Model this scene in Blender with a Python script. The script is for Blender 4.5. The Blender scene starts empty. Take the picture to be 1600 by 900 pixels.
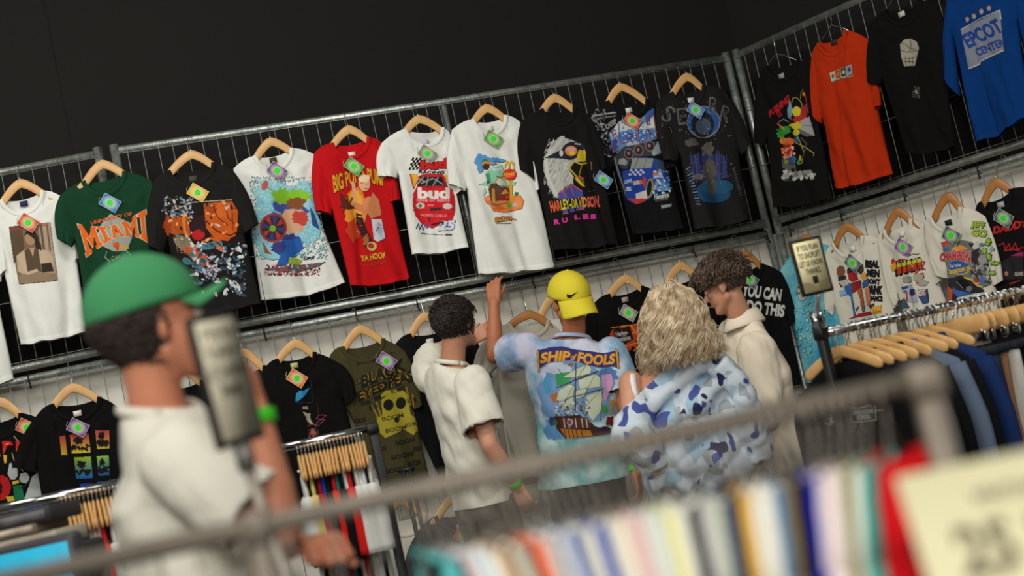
import bpy, bmesh, math, random
import numpy as np
from mathutils import Vector, Matrix, noise
from mathutils.bvhtree import BVHTree
sc = bpy.context.scene
COL = sc.collection
random.seed(7)
# ------------------------------------------------------------------ camera
F, ROLL, PITCH, EYE = 2222.0, math.radians(12.51), math.radians(5.18), 1.20
cf = Vector((0, math.cos(PITCH), math.sin(PITCH)))
_r0 = Vector((1, 0, 0)); _u0 = Vector((0, -math.sin(PITCH), math.cos(PITCH)))
cr = math.cos(ROLL)*_r0 - math.sin(ROLL)*_u0
cu = math.sin(ROLL)*_r0 + math.cos(ROLL)*_u0
CAM = Vector((0, 0, EYE))
cd = bpy.data.cameras.new('camera'); cam = bpy.data.objects.new('camera', cd); COL.objects.link(cam)
m = Matrix((cr, cu, -cf)).transposed().to_4x4(); m.translation = CAM; cam.matrix_world = m
cd.sensor_width = 36; cd.lens = 50.0; cd.clip_start = .05; cd.clip_end = 80
cd.dof.use_dof = True; cd.dof.focus_distance = 7.1; cd.dof.aperture_fstop = 2.0
sc.camera = cam
sc.view_settings.view_transform = 'Standard'; sc.view_settings.look = 'None'
sc.view_settings.gamma = 1; sc.view_settings.use_curve_mapping = False
sc.view_settings.exposure = -.08
# ------------------------------------------------------------------ light
w = bpy.data.worlds.new('world'); sc.world = w; w.use_nodes = True
w.node_tree.nodes['Background'].inputs[0].default_value = (.9, 1, .92, 1)
w.node_tree.nodes['Background'].inputs[1].default_value = .11
def area(name, loc, target, size, power, col=(1, .96, .88)):
    l = bpy.data.lights.new(name, 'AREA'); l.shape = 'RECTANGLE'; l.size, l.size_y = size; l.energy = power; l.color = col
    o = bpy.data.objects.new(name, l); COL.objects.link(o); o.location = loc
    o.rotation_euler = (Vector(target)-Vector(loc)).to_track_quat('-Z', 'Y').to_euler(); return o
area('unseen_lamp', (-3.4, 4.4, 4.0), (-1.3, 7.2, 1.5), (1.4, .5), 44)
area('unseen_lamp', (-.4, 3.8, 4.2), (-.2, 7.4, 1.0), (1.8, .6), 62)
area('unseen_lamp', (-1.6, .3, 4.2), (-.9, 7.0, .9), (2.4, 1.0), 92)  # added frontal fill, aimed low to brighten the lower wall
area('unseen_lamp', (.1, -1.5, 2.5), (.45, 1.6, .95), (1.6, .8), 128)  # added fill light behind the camera, below ceiling height, brightens the nearest rack
area('unseen_lamp', (2.0, 3.2, 3.4), (1.6, 5.9, .7), (1.6, .5), 20)
# ------------------------------------------------------------------ colour and materials
def lin(c):
    return tuple(((x/255)/12.92 if x/255 <= .04045 else ((x/255+.055)/1.055)**2.4) for x in c[:3])
MC = {}
def mat(c, rough=.85, metal=0, bump=0, bscale=60, noise_amt=0, nscale=8, c2=None, emit=0, spec=.35, sheen=0, alpha=None, name=None, trans=0):
    key = (tuple(c), rough, metal, bump, bscale, noise_amt, nscale, c2 and tuple(c2), emit, spec, sheen, trans)
    if key in MC: return MC[key]
    m = bpy.data.materials.new(name or 'mat'); m.use_nodes = True; nt = m.node_tree; b = nt.nodes['Principled BSDF']
    col = (*lin(c), 1)
    b.inputs['Base Color'].default_value = col
    b.inputs['Roughness'].default_value = rough; b.inputs['Metallic'].default_value = metal
    b.inputs['Specular IOR Level'].default_value = spec
    if trans: b.inputs['Transmission Weight'].default_value = trans
    if sheen: b.inputs['Sheen Weight'].default_value = sheen
    if emit:
        b.inputs['Emission Color'].default_value = col; b.inputs['Emission Strength'].default_value = emit
    tc = nt.nodes.new('ShaderNodeTexCoord')
    if noise_amt or c2:
        n = nt.nodes.new('ShaderNodeTexNoise'); n.inputs['Scale'].default_value = nscale; n.inputs['Detail'].default_value = 5
        nt.links.new(tc.outputs['Object'], n.inputs['Vector'])
        r = nt.nodes.new('ShaderNodeValToRGB'); r.color_ramp.elements[0].position = .35; r.color_ramp.elements[1].position = .65
        r.color_ramp.elements[0].color = col
        k = c2 and (*lin(c2), 1) or (*[min(1, x*(1+noise_amt)) for x in col[:3]], 1)
        r.color_ramp.elements[1].color = k
        nt.links.new(n.outputs[0], r.inputs[0]); nt.links.new(r.outputs[0], b.inputs['Base Color'])
    if bump:
        n = nt.nodes.new('ShaderNodeTexNoise'); n.inputs['Scale'].default_value = bscale; n.inputs['Detail'].default_value = 4
        nt.links.new(tc.outputs['Object'], n.inputs['Vector'])
        bp = nt.nodes.new('ShaderNodeBump'); bp.inputs['Strength'].default_value = bump; bp.inputs['Distance'].default_value = .01
        nt.links.new(n.outputs[0], bp.inputs['Height']); nt.links.new(bp.outputs[0], b.inputs['Normal'])
    MC[key] = m; return m
def cloth(c, c2=None, nscale=8): return mat(c, rough=.95, bump=.35, bscale=14, spec=.12, c2=c2, nscale=nscale)
_pm = bpy.data.materials.new('print_ink'); _pm.use_nodes = True
_b = _pm.node_tree.nodes['Principled BSDF']; _a = _pm.node_tree.nodes.new('ShaderNodeVertexColor'); _a.layer_name = 'Col'
_pm.node_tree.links.new(_a.outputs[0], _b.inputs['Base Color']); _b.inputs['Roughness'].default_value = .8; _b.inputs['Specular IOR Level'].default_value = .2
GALV = mat((150, 156, 152), rough=.42, metal=.85, bump=.25, bscale=90, c2=(190, 196, 190), nscale=25)
WIRE = mat((165, 168, 165), rough=.45, metal=.7)
CHROME = mat((205, 205, 205), rough=.16, metal=1)
BLACKM = mat((18, 18, 19), rough=.45)
WOOD = mat((214, 172, 112), rough=.42, bump=.1, bscale=40, c2=(204, 156, 96), nscale=14, spec=.5)
# ------------------------------------------------------------------ pixel <-> place
def ray(px, py): return cf + cr*((px-800)/F) + cu*((450-py)/F)
def at(px, py, depth): return CAM + ray(px, py)*depth
D = 7.9; KAZ, A1, A2, A0 = map(math.radians, (10.71, 73.41, 139.92, 82.29))
def azv(a): return Vector((math.sin(a), math.cos(a), 0))
K0 = azv(KAZ)*D; LEN1 = 3.645*D/8.5; J0 = K0 - azv(A1)*LEN1
ZT, ZB, ZL = EYE + 1.8213*D/8.5, EYE + .8025*D/8.5, EYE + .7388*D/8.5
class Wall:
    def __init__(s, o, az):
        s.o = Vector(o); s.d = azv(az); s.n = Vector((s.d.y, -s.d.x, 0))
        if s.n.dot(CAM - s.o) < 0: s.n = -s.n
    def hit(s, px, py, off=0):
        r = ray(px, py); o = s.o + s.n*off
        t = (o - CAM).dot(s.n)/r.dot(s.n); return CAM + r*t
    def sz(s, px, py, off=0):
        h = s.hit(px, py, off); return (h - s.o).dot(s.d), h.z
    def P(s, a, z, off=0):
        v = s.o + s.d*a + s.n*off; return Vector((v.x, v.y, z))
W1, W2, W0 = Wall(K0, A1), Wall(K0, A2), Wall(J0, A0)
# ------------------------------------------------------------------ object helpers
ORG = {}   # world position of each thing's base; its parts are modelled relative to it
def obj(name, verts, faces, m, parent=None, smooth=True):
    me = bpy.data.meshes.new(name); me.from_pydata([tuple(v) for v in verts], [], faces)
    if m: me.materials.append(m)
    if smooth: me.polygons.foreach_set('use_smooth', [True]*len(me.polygons))
    me.update(); o = bpy.data.objects.new(name, me); COL.objects.link(o)
    if parent: 
        o.parent = parent
    return o
class MB:
    """collects shapes in world space; build() links them as ONE mesh object, relative to its thing"""
    def __init__(s): s.v = []; s.f = []
    def add(s, v, f):
        n = len(s.v); s.v += [Vector(x) for x in v]; s.f += [tuple(i+n for i in q) for q in f]; return s
    def box(s, c, x, y, z, ax=None, bev=0):
        c = Vector(c); X, Y, Z = ax or (Vector((1,0,0)), Vector((0,1,0)), Vector((0,0,1)))
        if bev:
            P = []; F_ = []
            for sz_ in (-1, 1):
                for k, i in ((0, bev), (1, 0)):
                    zz = (z-bev if k else z)*sz_
                    P.append((zz, x-i, y-i))
            P.sort(key=lambda q: q[0])
            vs = []
            for zz, a, b_ in P:
                r = min(a, b_)*.999; r = min(bev*1.5, r)
                for (sx, sy, a0) in ((1, 1, 0), (-1, 1, 90), (-1, -1, 180), (1, -1, 270)):
                    for q in range(4):
                        t = math.radians(a0+q*30); vs.append(c + X*(sx*(a-r)+r*math.cos(t)) + Y*(sy*(b_-r)+r*math.sin(t)) + Z*zz)
            n = 16; fs = [tuple(range(n))[::-1], tuple(range(3*n, 4*n))]
            for l in range(3):
                for i in range(n): fs.append((l*n+i, l*n+(i+1) % n, (l+1)*n+(i+1) % n, (l+1)*n+i))
            return s.add(vs, fs)
        v = [c + X*(x*i) + Y*(y*j) + Z*(z*k) for k in (-1, 1) for j in (-1, 1) for i in (-1, 1)]
        return s.add(v, [(0,2,3,1), (4,5,7,6), (0,1,5,4), (2,6,7,3), (0,4,6,2), (1,3,7,5)])
    def tube(s, pts, r, n=8, cap=True, flat=None):
        pts = [Vector(p) for p in pts]; rs = r if isinstance(r, (list, tuple)) else [r]*len(pts)
        L = len(pts); up = None; vs = []
        for i, p in enumerate(pts):
            t = (pts[min(i+1, L-1)] - pts[max(i-1, 0)])
            t = t.normalized() if t.length > 1e-9 else Vector((0,0,1))
            if up is None:
                up = Vector((0,0,1)) if abs(t.z) < .9 else Vector((1,0,0))
            b_ = t.cross(up)
            if b_.length < 1e-6: b_ = t.orthogonal()
            b_.normalize(); up = b_.cross(t).normalized()
            for k in range(n):
                a = 2*math.pi*k/n; vs.append(p + b_*(math.cos(a)*rs[i]) + up*(math.sin(a)*rs[i]*(flat or 1)))
        fs = [(i*n+k, i*n+(k+1) % n, (i+1)*n+(k+1) % n, (i+1)*n+k) for i in range(L-1) for k in range(n)]
        if cap: fs += [tuple(range(n))[::-1], tuple(range((L-1)*n, L*n))]
        return s.add(vs, fs)
    def ell(s, c, r, ax=None, nu=16, nv=10):
        c = Vector(c); X, Y, Z = ax or (Vector((1,0,0)), Vector((0,1,0)), Vector((0,0,1)))
        if not isinstance(r, (list, tuple)): r = (r, r, r)
        vs = [c + Z*r[2]]
        for j in range(1, nv):
            t = math.pi*j/nv
            for i in range(nu):
                a = 2*math.pi*i/nu; vs.append(c + X*(r[0]*math.sin(t)*math.cos(a)) + Y*(r[1]*math.sin(t)*math.sin(a)) + Z*(r[2]*math.cos(t)))
        vs.append(c - Z*r[2]); fs = [(0, 1+i, 1+(i+1) % nu) for i in range(nu)]
        for j in range(nv-2):
            for i in range(nu): fs.append((1+j*nu+i, 1+(j+1)*nu+i, 1+(j+1)*nu+(i+1) % nu, 1+j*nu+(i+1) % nu))
        e = len(vs)-1; fs += [(e, 1+(nv-2)*nu+(i+1) % nu, 1+(nv-2)*nu+i) for i in range(nu)]
        return s.add(vs, fs)
    def cap(s, a, b, ra, rb, n=14):
        """closed tapered capsule"""
        a = Vector(a); b = Vector(b); t = (b-a); L = t.length or 1e-6; t /= L
        pts = []; rs = []
        for k in range(0, 5):
            q = math.pi/2*k/4; pts.append(a - t*(ra*math.cos(q))); rs.append(max(.0005, ra*math.sin(q)))
        for k in range(4, -1, -1):
            q = math.pi/2*k/4; pts.append(b + t*(rb*math.cos(q))); rs.append(max(.0005, rb*math.sin(q)))
        return s.tube(pts, rs, n)
    def build(s, name, m, parent=None, smooth=True):
        org = ORG.get(parent.name) if parent is not None else None
        vs = [v - org for v in s.v] if org else s.v
        o = obj(name, vs, s.f, m, parent, smooth)
        if org: ORG[o.name] = org
        return o
    def thing(s, name, m, label, cat, group=None, smooth=True):
        c = sum(s.v, Vector())/len(s.v); c.z = min(v.z for v in s.v)
        o = obj(name, [v - c for v in s.v], s.f, m, None, smooth); o.location = c; ORG[o.name] = c
        return tag(o, label, cat, group)
def tag(o, label=None, cat=None, group=None, kind=None):
    for k, v in (('label', label), ('category', cat), ('group', group), ('kind', kind)):
        if v: o[k] = v
    return o
def empty(name, loc, label, cat, group=None):
    o = bpy.data.objects.new(name, None); COL.objects.link(o); o.location = loc; o.empty_display_size = .05
    ORG[o.name] = Vector(loc); return tag(o, label, cat, group)
def struct(name, mb, m, smooth=False): return tag(mb.build(name, m, None, smooth), kind='structure')
def N(x, y, z=0): return noise.noise(Vector((x, y, z)))
# ------------------------------------------------------------------ the hall
b = MB().box((0, 5, -.05), 9, 9, .05); struct('floor', b, mat((92, 88, 82), rough=.6, noise_amt=.2, nscale=3))
def slab(w_, a0, a1, z0, z1, off, th): 
    b = MB(); p = [w_.P(a0, z0, off), w_.P(a1, z0, off), w_.P(a1, z1, off), w_.P(a0, z1, off)]
    q = [x - w_.n*th for x in p]
    return b.add(p+q, [(0,1,2,3), (7,6,5,4), (0,4,5,1), (1,5,6,2), (2,6,7,3), (3,7,4,0)])
PANEL = mat((222, 219, 208), rough=.7, bump=.12, bscale=5, noise_amt=.05, nscale=3)
DARK = mat((17, 15, 13), rough=.9, noise_amt=.18, nscale=1.2)
zs = ZL + .005
struct('wall_back', slab(W1, -LEN1-.02, .12, 0, zs, -.12, .05), PANEL)
struct('wall_left', slab(W0, -3.2, -.02, 0, zs, -.12, .05), PANEL)
struct('wall_right', slab(W2, -.12, 3.4, 0, zs, -.12, .05), PANEL)
struct('wall_back_upper', slab(W1, -LEN1-.15, .25, zs-.3, 5.2, -.32, .05), DARK)
struct('wall_left_upper', slab(W0, -3.2, -.15, zs-.3, 5.2, -.32, .05), DARK)
struct('wall_right_upper', slab(W2, -.3, 3.4, zs-.3, 5.2, -.32, .05), DARK)
struct('wall_front', MB().box((0, -3.9, 2.6), 9, .05, 2.6), DARK)
# ------------------------------------------------------------------ site fence panels
TIE = mat((10, 10, 10), rough=.4)
def fence(w_, a0, a1, z0, z1, gap, mid, label, ties=(), over=.03, legs=True):
    t = empty('mesh_fence', w_.P((a0+a1)/2, z0, 0), label, 'fence')
    rt = .0195
    for a in (a0, a1):
        MB().tube([w_.P(a, z0-over), w_.P(a, z1+over)], .022, 12).build('post', GALV, t)
    for z in (z0, z1):
        MB().tube([w_.P(a0+.02, z), w_.P((a0+a1)/2, z-.006), w_.P(a1-.02, z)], rt, 12).build('rail', GALV, t)
    for a in mid: MB().tube([w_.P(a, z0), w_.P(a, z1)], .016, 12).build('middle_tube', GALV, t)
    b = MB(); a = a0+.06; rr = random.Random(int(a0*100)+int(z0*10))
    while a < a1-.03:
        j = rr.uniform(-.006, .006)
        b.tube([w_.P(a, z0-.012, .014), w_.P(a+j, (z0*.55+z1*.45), .016+rr.uniform(0, .006)), w_.P(a+j*.4, z1+.012, .014)], .0026, 5)
        a += gap
    for z in ([z0+.022, z1-.022] + [z0 + (z1-z0)*k for k in (.33, .66)]):
        b.tube([w_.P(a0, z, .022), w_.P(a1, z, .022)], .0018, 5)
    b.build('wire_mesh', WIRE, t)
    for (a, z) in ties:
        b = MB(); ring = [w_.P(a, z + .024*math.cos(q), .024*math.sin(q)) for q in [i*math.pi/6 for i in range(13)]]
        b.tube(ring, .0035, 6); b.tube([w_.P(a, z-.02, .02), w_.P(a+.004, z-.05, .026)], .005, 6)
        b.build('cable_tie', TIE, t)
    return t
g1 = .0655
gap1 = 24/304*.93
def tpx(w_, pts, z): return [(w_.sz(x, y)[0], z) for x, y in pts]
fence(W1, -LEN1+.035, -.035, ZB, ZT, .072, [W1.sz(692, 162)[0]], 'long upper mesh fence panel where most shirts hang, between the two corner posts')
fence(W0, -3.3, -.045, ZB, ZT, .072, [], 'upper mesh fence panel at the left edge carrying the portrait shirt')
fence(W2, .035, 3.4, ZB, ZT, .072, [], 'upper mesh fence panel right of the corner carrying the orange shirt')
fence(W1, -LEN1+.035, -.035, .04, ZL, .072, [], 'long lower mesh fence panel against the white wall behind the group of people',
      tpx(W1, [(411, 516), (555, 491), (650, 472), (830, 436), (1081, 390), (1196, 368)], ZL))
fence(W0, -3.3, -.045, .04, ZL, .072, [], 'lower mesh fence panel at the left edge behind the man in the green cap', tpx(W0, [(46, 590)], ZL))
fence(W2, .035, 3.4, .04, ZL, .072, [], 'lower mesh fence panel right of the corner behind the clothes rack with dark jackets',
      tpx(W2, [(1236, 352), (1317, 333), (1415, 300), (1531, 265)], ZL))
# dark scaffold tube standing in the corner
# ------------------------------------------------------------------ ink: pictures and lettering printed on cloth and card
_gl = {}
def glyphs(s, bold=0.0):
    k = (s, bold)
    if k not in _gl:
        cu_ = bpy.data.curves.new('t', 'FONT'); cu_.body = s; cu_.offset = bold; cu_.resolution_u = 3; cu_.fill_mode = 'FRONT'; cu_.space_line = .85; cu_.align_x = 'CENTER'
        o = bpy.data.objects.new('t', cu_); COL.objects.link(o); bpy.context.view_layer.update()
        me = o.evaluated_get(bpy.context.evaluated_depsgraph_get()).to_mesh()
        v = np.array([x.co[:2] for x in me.vertices]); me.calc_loop_triangles()
        t = np.array([x.vertices[:] for x in me.loop_triangles])
        _gl[k] = (v, t); bpy.data.objects.remove(o); bpy.data.curves.remove(cu_)
    return _gl[k]
class Ink:
    def __init__(s, x0, y0, x1, y1, base, r=1.0, ss=2):
        s.b = (x0, y0, x1, y1); s.r = r; s.ss = ss; k = r*ss
        s.W = int((x1-x0)*r); s.H = int((y1-y0)*r); s.k = k
        s.im = np.zeros((s.H*ss, s.W*ss, 3)); s.im[:] = base; s.m = np.zeros((s.H*ss, s.W*ss), bool)
        s.rng = np.random.RandomState(int(x0*7+y0) % 9999)
    def _win(s, X0, Y0, X1, Y1):
        k = s.k; i0 = max(0, int((X0-s.b[0])*k)); i1 = min(s.im.shape[1], int((X1-s.b[0])*k)+2)
        j0 = max(0, int((Y0-s.b[1])*k)); j1 = min(s.im.shape[0], int((Y1-s.b[1])*k)+2)
        if i1 <= i0 or j1 <= j0: return None
        X, Y = np.meshgrid((np.arange(i0, i1)+.5)/k+s.b[0], (np.arange(j0, j1)+.5)/k+s.b[1]); return i0, i1, j0, j1, X, Y
    def _put(s, w_, msk, c, keep=True):
        i0, i1, j0, j1 = w_[:4]
        if c is None: s.m[j0:j1, i0:i1][msk] = False; return
        s.im[j0:j1, i0:i1][msk] = c
        if keep: s.m[j0:j1, i0:i1][msk] = True
    def poly(s, pts, c):
        p = np.array(pts, float).reshape(-1, 2); w_ = s._win(p[:,0].min(), p[:,1].min(), p[:,0].max(), p[:,1].max())
        if w_ is None: return s
        X, Y = w_[4], w_[5]; ins = np.zeros(X.shape, bool)
        for a, b_ in zip(p, np.roll(p, -1, 0)):
            if a[1] == b_[1]: continue
            c_ = ((a[1] > Y) != (b_[1] > Y)) & (X < (b_[0]-a[0])*(Y-a[1])/(b_[1]-a[1])+a[0]); ins ^= c_
        s._put(w_, ins, c); return s
    def ell(s, cx, cy, rx, ry, c, ang=0, ring=0):
        R = max(rx, ry)+1; w_ = s._win(cx-R, cy-R, cx+R, cy+R)
        if w_ is None: return s
        t = math.radians(ang); X, Y = w_[4]-cx, w_[5]-cy
        u = (X*math.cos(t)-Y*math.sin(t)); v = (X*math.sin(t)+Y*math.cos(t))
        d = (u/rx)**2+(v/ry)**2; q = d < 1
        if ring: q &= (u/max(.01, rx-ring))**2+(v/max(.01, ry-ring))**2 > 1
        s._put(w_, q, c); return s
    def line(s, pts, wd, c):
        p = np.array(pts, float).reshape(-1, 2)
        for a, b_ in zip(p[:-1], p[1:]):
            w_ = s._win(min(a[0], b_[0])-wd, min(a[1], b_[1])-wd, max(a[0], b_[0])+wd, max(a[1], b_[1])+wd)
            if w_ is None: continue
            d = b_-a; L = (d**2).sum()+1e-9; X, Y = w_[4]-a[0], w_[5]-a[1]; t = np.clip((X*d[0]+Y*d[1])/L, 0, 1)
            s._put(w_, (X-t*d[0])**2+(Y-t*d[1])**2 < (wd/2)**2, c)
        return s
    def txt(s, st, cx, cy, wd, h, c, ang=0, bold=.0, ol=None, arch=0, slant=0, grow=0, c2=None, warp=None):
        for (bd, cc) in (([(bold+ol[1], ol[0])] if ol else []) + [(bold, c)]):
            v, t = glyphs(st, bd); v0, _ = glyphs(st, bold); mn, mx = v0.min(0), v0.max(0); sz = mx-mn
            u = ((v-mn)/sz-.5); x = u[:,0]*wd; y = u[:,1]*h*(1+grow*u[:,0])
            y = y + arch*(1-(2*u[:,0])**2); x = x + slant*y
            a = math.radians(ang); X = cx+x*math.cos(a)+y*math.sin(-a)*1; Y = cy-(x*math.sin(a)+y*math.cos(a))
            P = np.stack([X, Y], 1)
            if warp: P = np.array([warp(p_[0]+.5, p_[1]+.5) for p_ in u])
            for tri in t:
                p = P[tri]; w_ = s._win(p[:,0].min(), p[:,1].min(), p[:,0].max(), p[:,1].max())
                if w_ is None: continue
                ar = (p[1,0]-p[0,0])*(p[2,1]-p[0,1])-(p[1,1]-p[0,1])*(p[2,0]-p[0,0])
                if abs(ar) < 1e-7: continue
                sg = 1 if ar > 0 else -1; q = np.ones(w_[4].shape, bool)
                for i in range(3):
                    A, B = p[i], p[(i+1) % 3]; q &= sg*((B[0]-A[0])*(w_[5]-A[1])-(B[1]-A[1])*(w_[4]-A[0])) >= -1e-3
                if c2 is not None and bd == bold:
                    qq = q & ((w_[5]-cy)*math.cos(a)+(w_[4]-cx)*math.sin(a) > 0); s._put(w_, q, cc); s._put(w_, qq, c2)
                else: s._put(w_, q, cc)
        return s
    def dots(s, x0, y0, x1, y1, cols, n, r0=.5, r1=2, only=False, el=1.0, poly=None, ang=0):
        for _ in range(n):
            x = s.rng.uniform(x0, x1); y = s.rng.uniform(y0, y1)
            if only:
                i, j = int((x-s.b[0])*s.k), int((y-s.b[1])*s.k)
                if not (0 <= j < s.m.shape[0] and 0 <= i < s.m.shape[1] and s.m[j, i]): continue
            r = s.rng.uniform(r0, r1); s.ell(x, y, r*el, r, cols[s.rng.randint(len(cols))], ang if ang else s.rng.uniform(0, 180))
        return s
    def cloud(s, cx, cy, rx, ry, c, rough=.35, n=26, ang=0):
        p = []; a0 = math.radians(ang)
        for i in range(n):
            a = 2*math.pi*i/n; k = 1+s.rng.uniform(-rough, rough*.4); x = rx*k*math.cos(a); y = ry*k*math.sin(a)
            p.append((cx+x*math.cos(a0)+y*math.sin(a0), cy-x*math.sin(a0)+y*math.cos(a0)))
        return s.poly(p, c)
GAIN = 1.0
def put_ink(ink, bvh, name, parent, off=.0016, thick=None, gain=None):
    g = gain or GAIN; ss = ink.ss; H, W = ink.H, ink.W
    im = ink.im.reshape(H, ss, W, ss, 3)
    l = (im/255.); l = np.where(l <= .04045, l/12.92, ((l+.055)/1.055)**2.4).mean((1, 3))*g
    l = np.clip(l, 0, .88); cov = ink.m.reshape(H, ss, W, ss).mean((1, 3))
    use = cov > .12; need = use.copy()
    need[1:] |= use[:-1]; need[:, 1:] |= use[:, :-1]; need[1:, 1:] |= use[:-1, :-1]
    idx = -np.ones((H, W), int); vs = []; cs = []
    for j, i in zip(*np.nonzero(need)):
        px = ink.b[0]+(i+.5)/ink.r; py = ink.b[1]+(j+.5)/ink.r
        r = ray(px, py); h, nrm, fi, dist = bvh.ray_cast(CAM, r.normalized())
        if h is None: continue
        if nrm.dot(r) > 0: nrm = -nrm
        idx[j, i] = len(vs); vs.append(h + nrm*off); cs.append(l[j, i])
    fs = []
    for j, i in zip(*np.nonzero(use[:-1, :-1])):
        q = (idx[j, i], idx[j+1, i], idx[j+1, i+1], idx[j, i+1])
        if min(q) < 0: continue
        if max((vs[q[0]]-vs[q[2]]).length, (vs[q[1]]-vs[q[3]]).length) > .05/ink.r*2.2: continue
        fs.append(q)
    if not fs: return None
    org = ORG.get(parent.name) if parent is not None else None
    o = obj(name, [v-org for v in vs] if org else vs, fs, _pm, parent)
    ca = o.data.color_attributes.new('Col', 'FLOAT_COLOR', 'POINT')
    a = np.ones((len(vs), 4), np.float32); a[:, :3] = np.array(cs); ca.data.foreach_set('color', a.ravel())
    return o
# ------------------------------------------------------------------ shirts
TPL = dict(SL=(-.235, -.045), CL=(-.325, -.25), IL=(-.225, -.295), AL=(-.222, -.25), HL=(-.235, -.70),
           HR=(.235, -.70), AR=(.222, -.25), IR=(.225, -.295), CR=(.325, -.25), SR=(.235, -.045))
def coons(B, T, L, R, u, v):
    Bu, Tu, Lv, Rv = B(u), T(u), L(v), R(v); B0, B1, T0, T1 = B(0), B(1), T(0), T(1)
    return [(1-v)*Bu[k]+v*Tu[k]+(1-u)*Lv[k]+u*Rv[k]-((1-u)*(1-v)*B0[k]+u*(1-v)*B1[k]+(1-u)*v*T0[k]+u*v*T1[k]) for k in (0, 1)]
def seg(pts):
    """a polyline as a function of 0..1, by length"""
    d = [0]
    for a, b_ in zip(pts[:-1], pts[1:]): d.append(d[-1]+math.hypot(a[0]-b_[0], a[1]-b_[1]))
    T_ = d[-1] or 1
    def f(u):
        x = u*T_
        for i in range(len(pts)-1):
            if x <= d[i+1] or i == len(pts)-2:
                k = (x-d[i])/((d[i+1]-d[i]) or 1); return (pts[i][0]+(pts[i+1][0]-pts[i][0])*k, pts[i][1]+(pts[i+1][1]-pts[i][1])*k)
    return f, [x/T_ for x in d]
SH = {}
def shirt(key, wl, off, pt, col, label, cat='t-shirt', group=None, name='tshirt', fold=1.0, m=None, drop=.085, thick=.021, collar=None, tpl_w=1, tpl_h=1, wavy=.012, collar_w=.022, rib=None):
    q = {k: wl.sz(v[0], v[1], off) for k, v in pt.items() if v}
    c = ((q['NL'][0]+q['NR'][0])/2, (q['NL'][1]+q['NR'][1])/2)
    for k, (x, z) in TPL.items():
        if k not in q: q[k] = (c[0]+x*tpl_w, c[1]+z*tpl_h)
    sd = (sum(map(ord, key)) % 97)*3.7
    NL, NR = q['NL'], q['NR']
    ft, _ = seg([q['SL'], NL, NR, q['SR']])
    # column positions follow the top line; extra columns at the neckline
    x0, x1 = q['SL'][0], q['SR'][0]; uN0 = (NL[0]-x0)/(x1-x0); uN1 = (NR[0]-x0)/(x1-x0)
    def top(dr):
        def T(u):
            if u < uN0: k = u/uN0; return (q['SL'][0]+(NL[0]-q['SL'][0])*k, q['SL'][1]+(NL[1]-q['SL'][1])*k + .010*math.sin(math.pi*k))
            if u > uN1: k = (1-u)/(1-uN1); return (q['SR'][0]+(NR[0]-q['SR'][0])*k, q['SR'][1]+(NR[1]-q['SR'][1])*k + .010*math.sin(math.pi*k))
            k = (u-uN0)/(uN1-uN0); return (NL[0]+(NR[0]-NL[0])*k, NL[1]+(NR[1]-NL[1])*k - dr*(max(0, 1-(2*k-1)**2))**.62)
        return T
    def bot(u): return (q['HL'][0]+(q['HR'][0]-q['HL'][0])*u, q['HL'][1]+(q['HR'][1]-q['HL'][1])*u - .012*math.sin(math.pi*u) + wavy*N(u*4.5, sd))
    L, dl = seg([q['HL'], q['AL'], q['SL']]); R, dr_ = seg([q['HR'], q['AR'], q['SR']]); va, vb = dl[1], dr_[1]
    def arm(v, a): 
        w_ = 1-(v-a)/(1-a) if v > a else 1
        return .8*math.sqrt(max(0, math.sin(math.pi*min(1, max(0, w_))))) if v > a else 0
    def fold_f(x, z, v):
        f = (.006+.046*(1-v)**1.1)*N(x*7.5+sd, z*.8) + (.006+.018*(1-v))*N(x*15+sd+z*2.5, z*1.2) + .0035*N((x+z)*14, (x-z)*4+sd) + .006*abs(N((x-z)*6+sd*2, (x+z)*2.5))
        f -= .017*math.exp(-(N(x*4.2+sd*3, z*.55)/.09)**2)*max(0, 1-v)**.6
        for (px_, pz, dx) in ((q['SL'][0], q['SL'][1], 1), (q['SR'][0], q['SR'][1], -1)):
            ex, ez = (x-px_)*dx, pz-z; rr_ = math.hypot(ex, ez)+1e-6; an = math.atan2(ez, ex)
            f += .006*math.sin(an*9+sd)*min(1, rr_*6)*math.exp(-rr_*4.5)
        return f*fold
    nu, nv = 46, 54; us = sorted(set([i/nu for i in range(nu+1)]+[uN0, uN1])); nu = len(us)-1
    vs, fs = [], []; edge = {}
    for side, drp in ((1, drop), (-1, drop*.28)):
        T = top(drp); base = len(vs)
        for j in range(nv+1):
            v = j/nv
            for u in us:
                x, z = coons(bot, T, L, R, u, v)
                e = math.sqrt(max(0, 1-abs(2*u-1)**5)); e = e*(1-u) + e*u
                am = arm(v, va)*(1-u)**3 + arm(v, vb)*u**3
                shoulder = 1-.75*max(0, (v-.8)/.2)**2 if (u < uN0 or u > uN1) else 1-.35*max(0, (v-.8)/.2)
                d = thick*max(e*shoulder, am)*(1.0 if side > 0 else -.7)
                d = (thick*(am if u in (0, 1) else max(e*shoulder, am)))*(1.0 if side > 0 else -.7)
                vs.append(wl.P(x, z, off + d + fold_f(x, z, v)))
        w_ = nu+1
        for j in range(nv):
            for i in range(nu):
                f = (base+j*w_+i, base+j*w_+i+1, base+(j+1)*w_+i+1, base+(j+1)*w_+i); fs.append(f if side > 0 else f[::-1])
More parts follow.
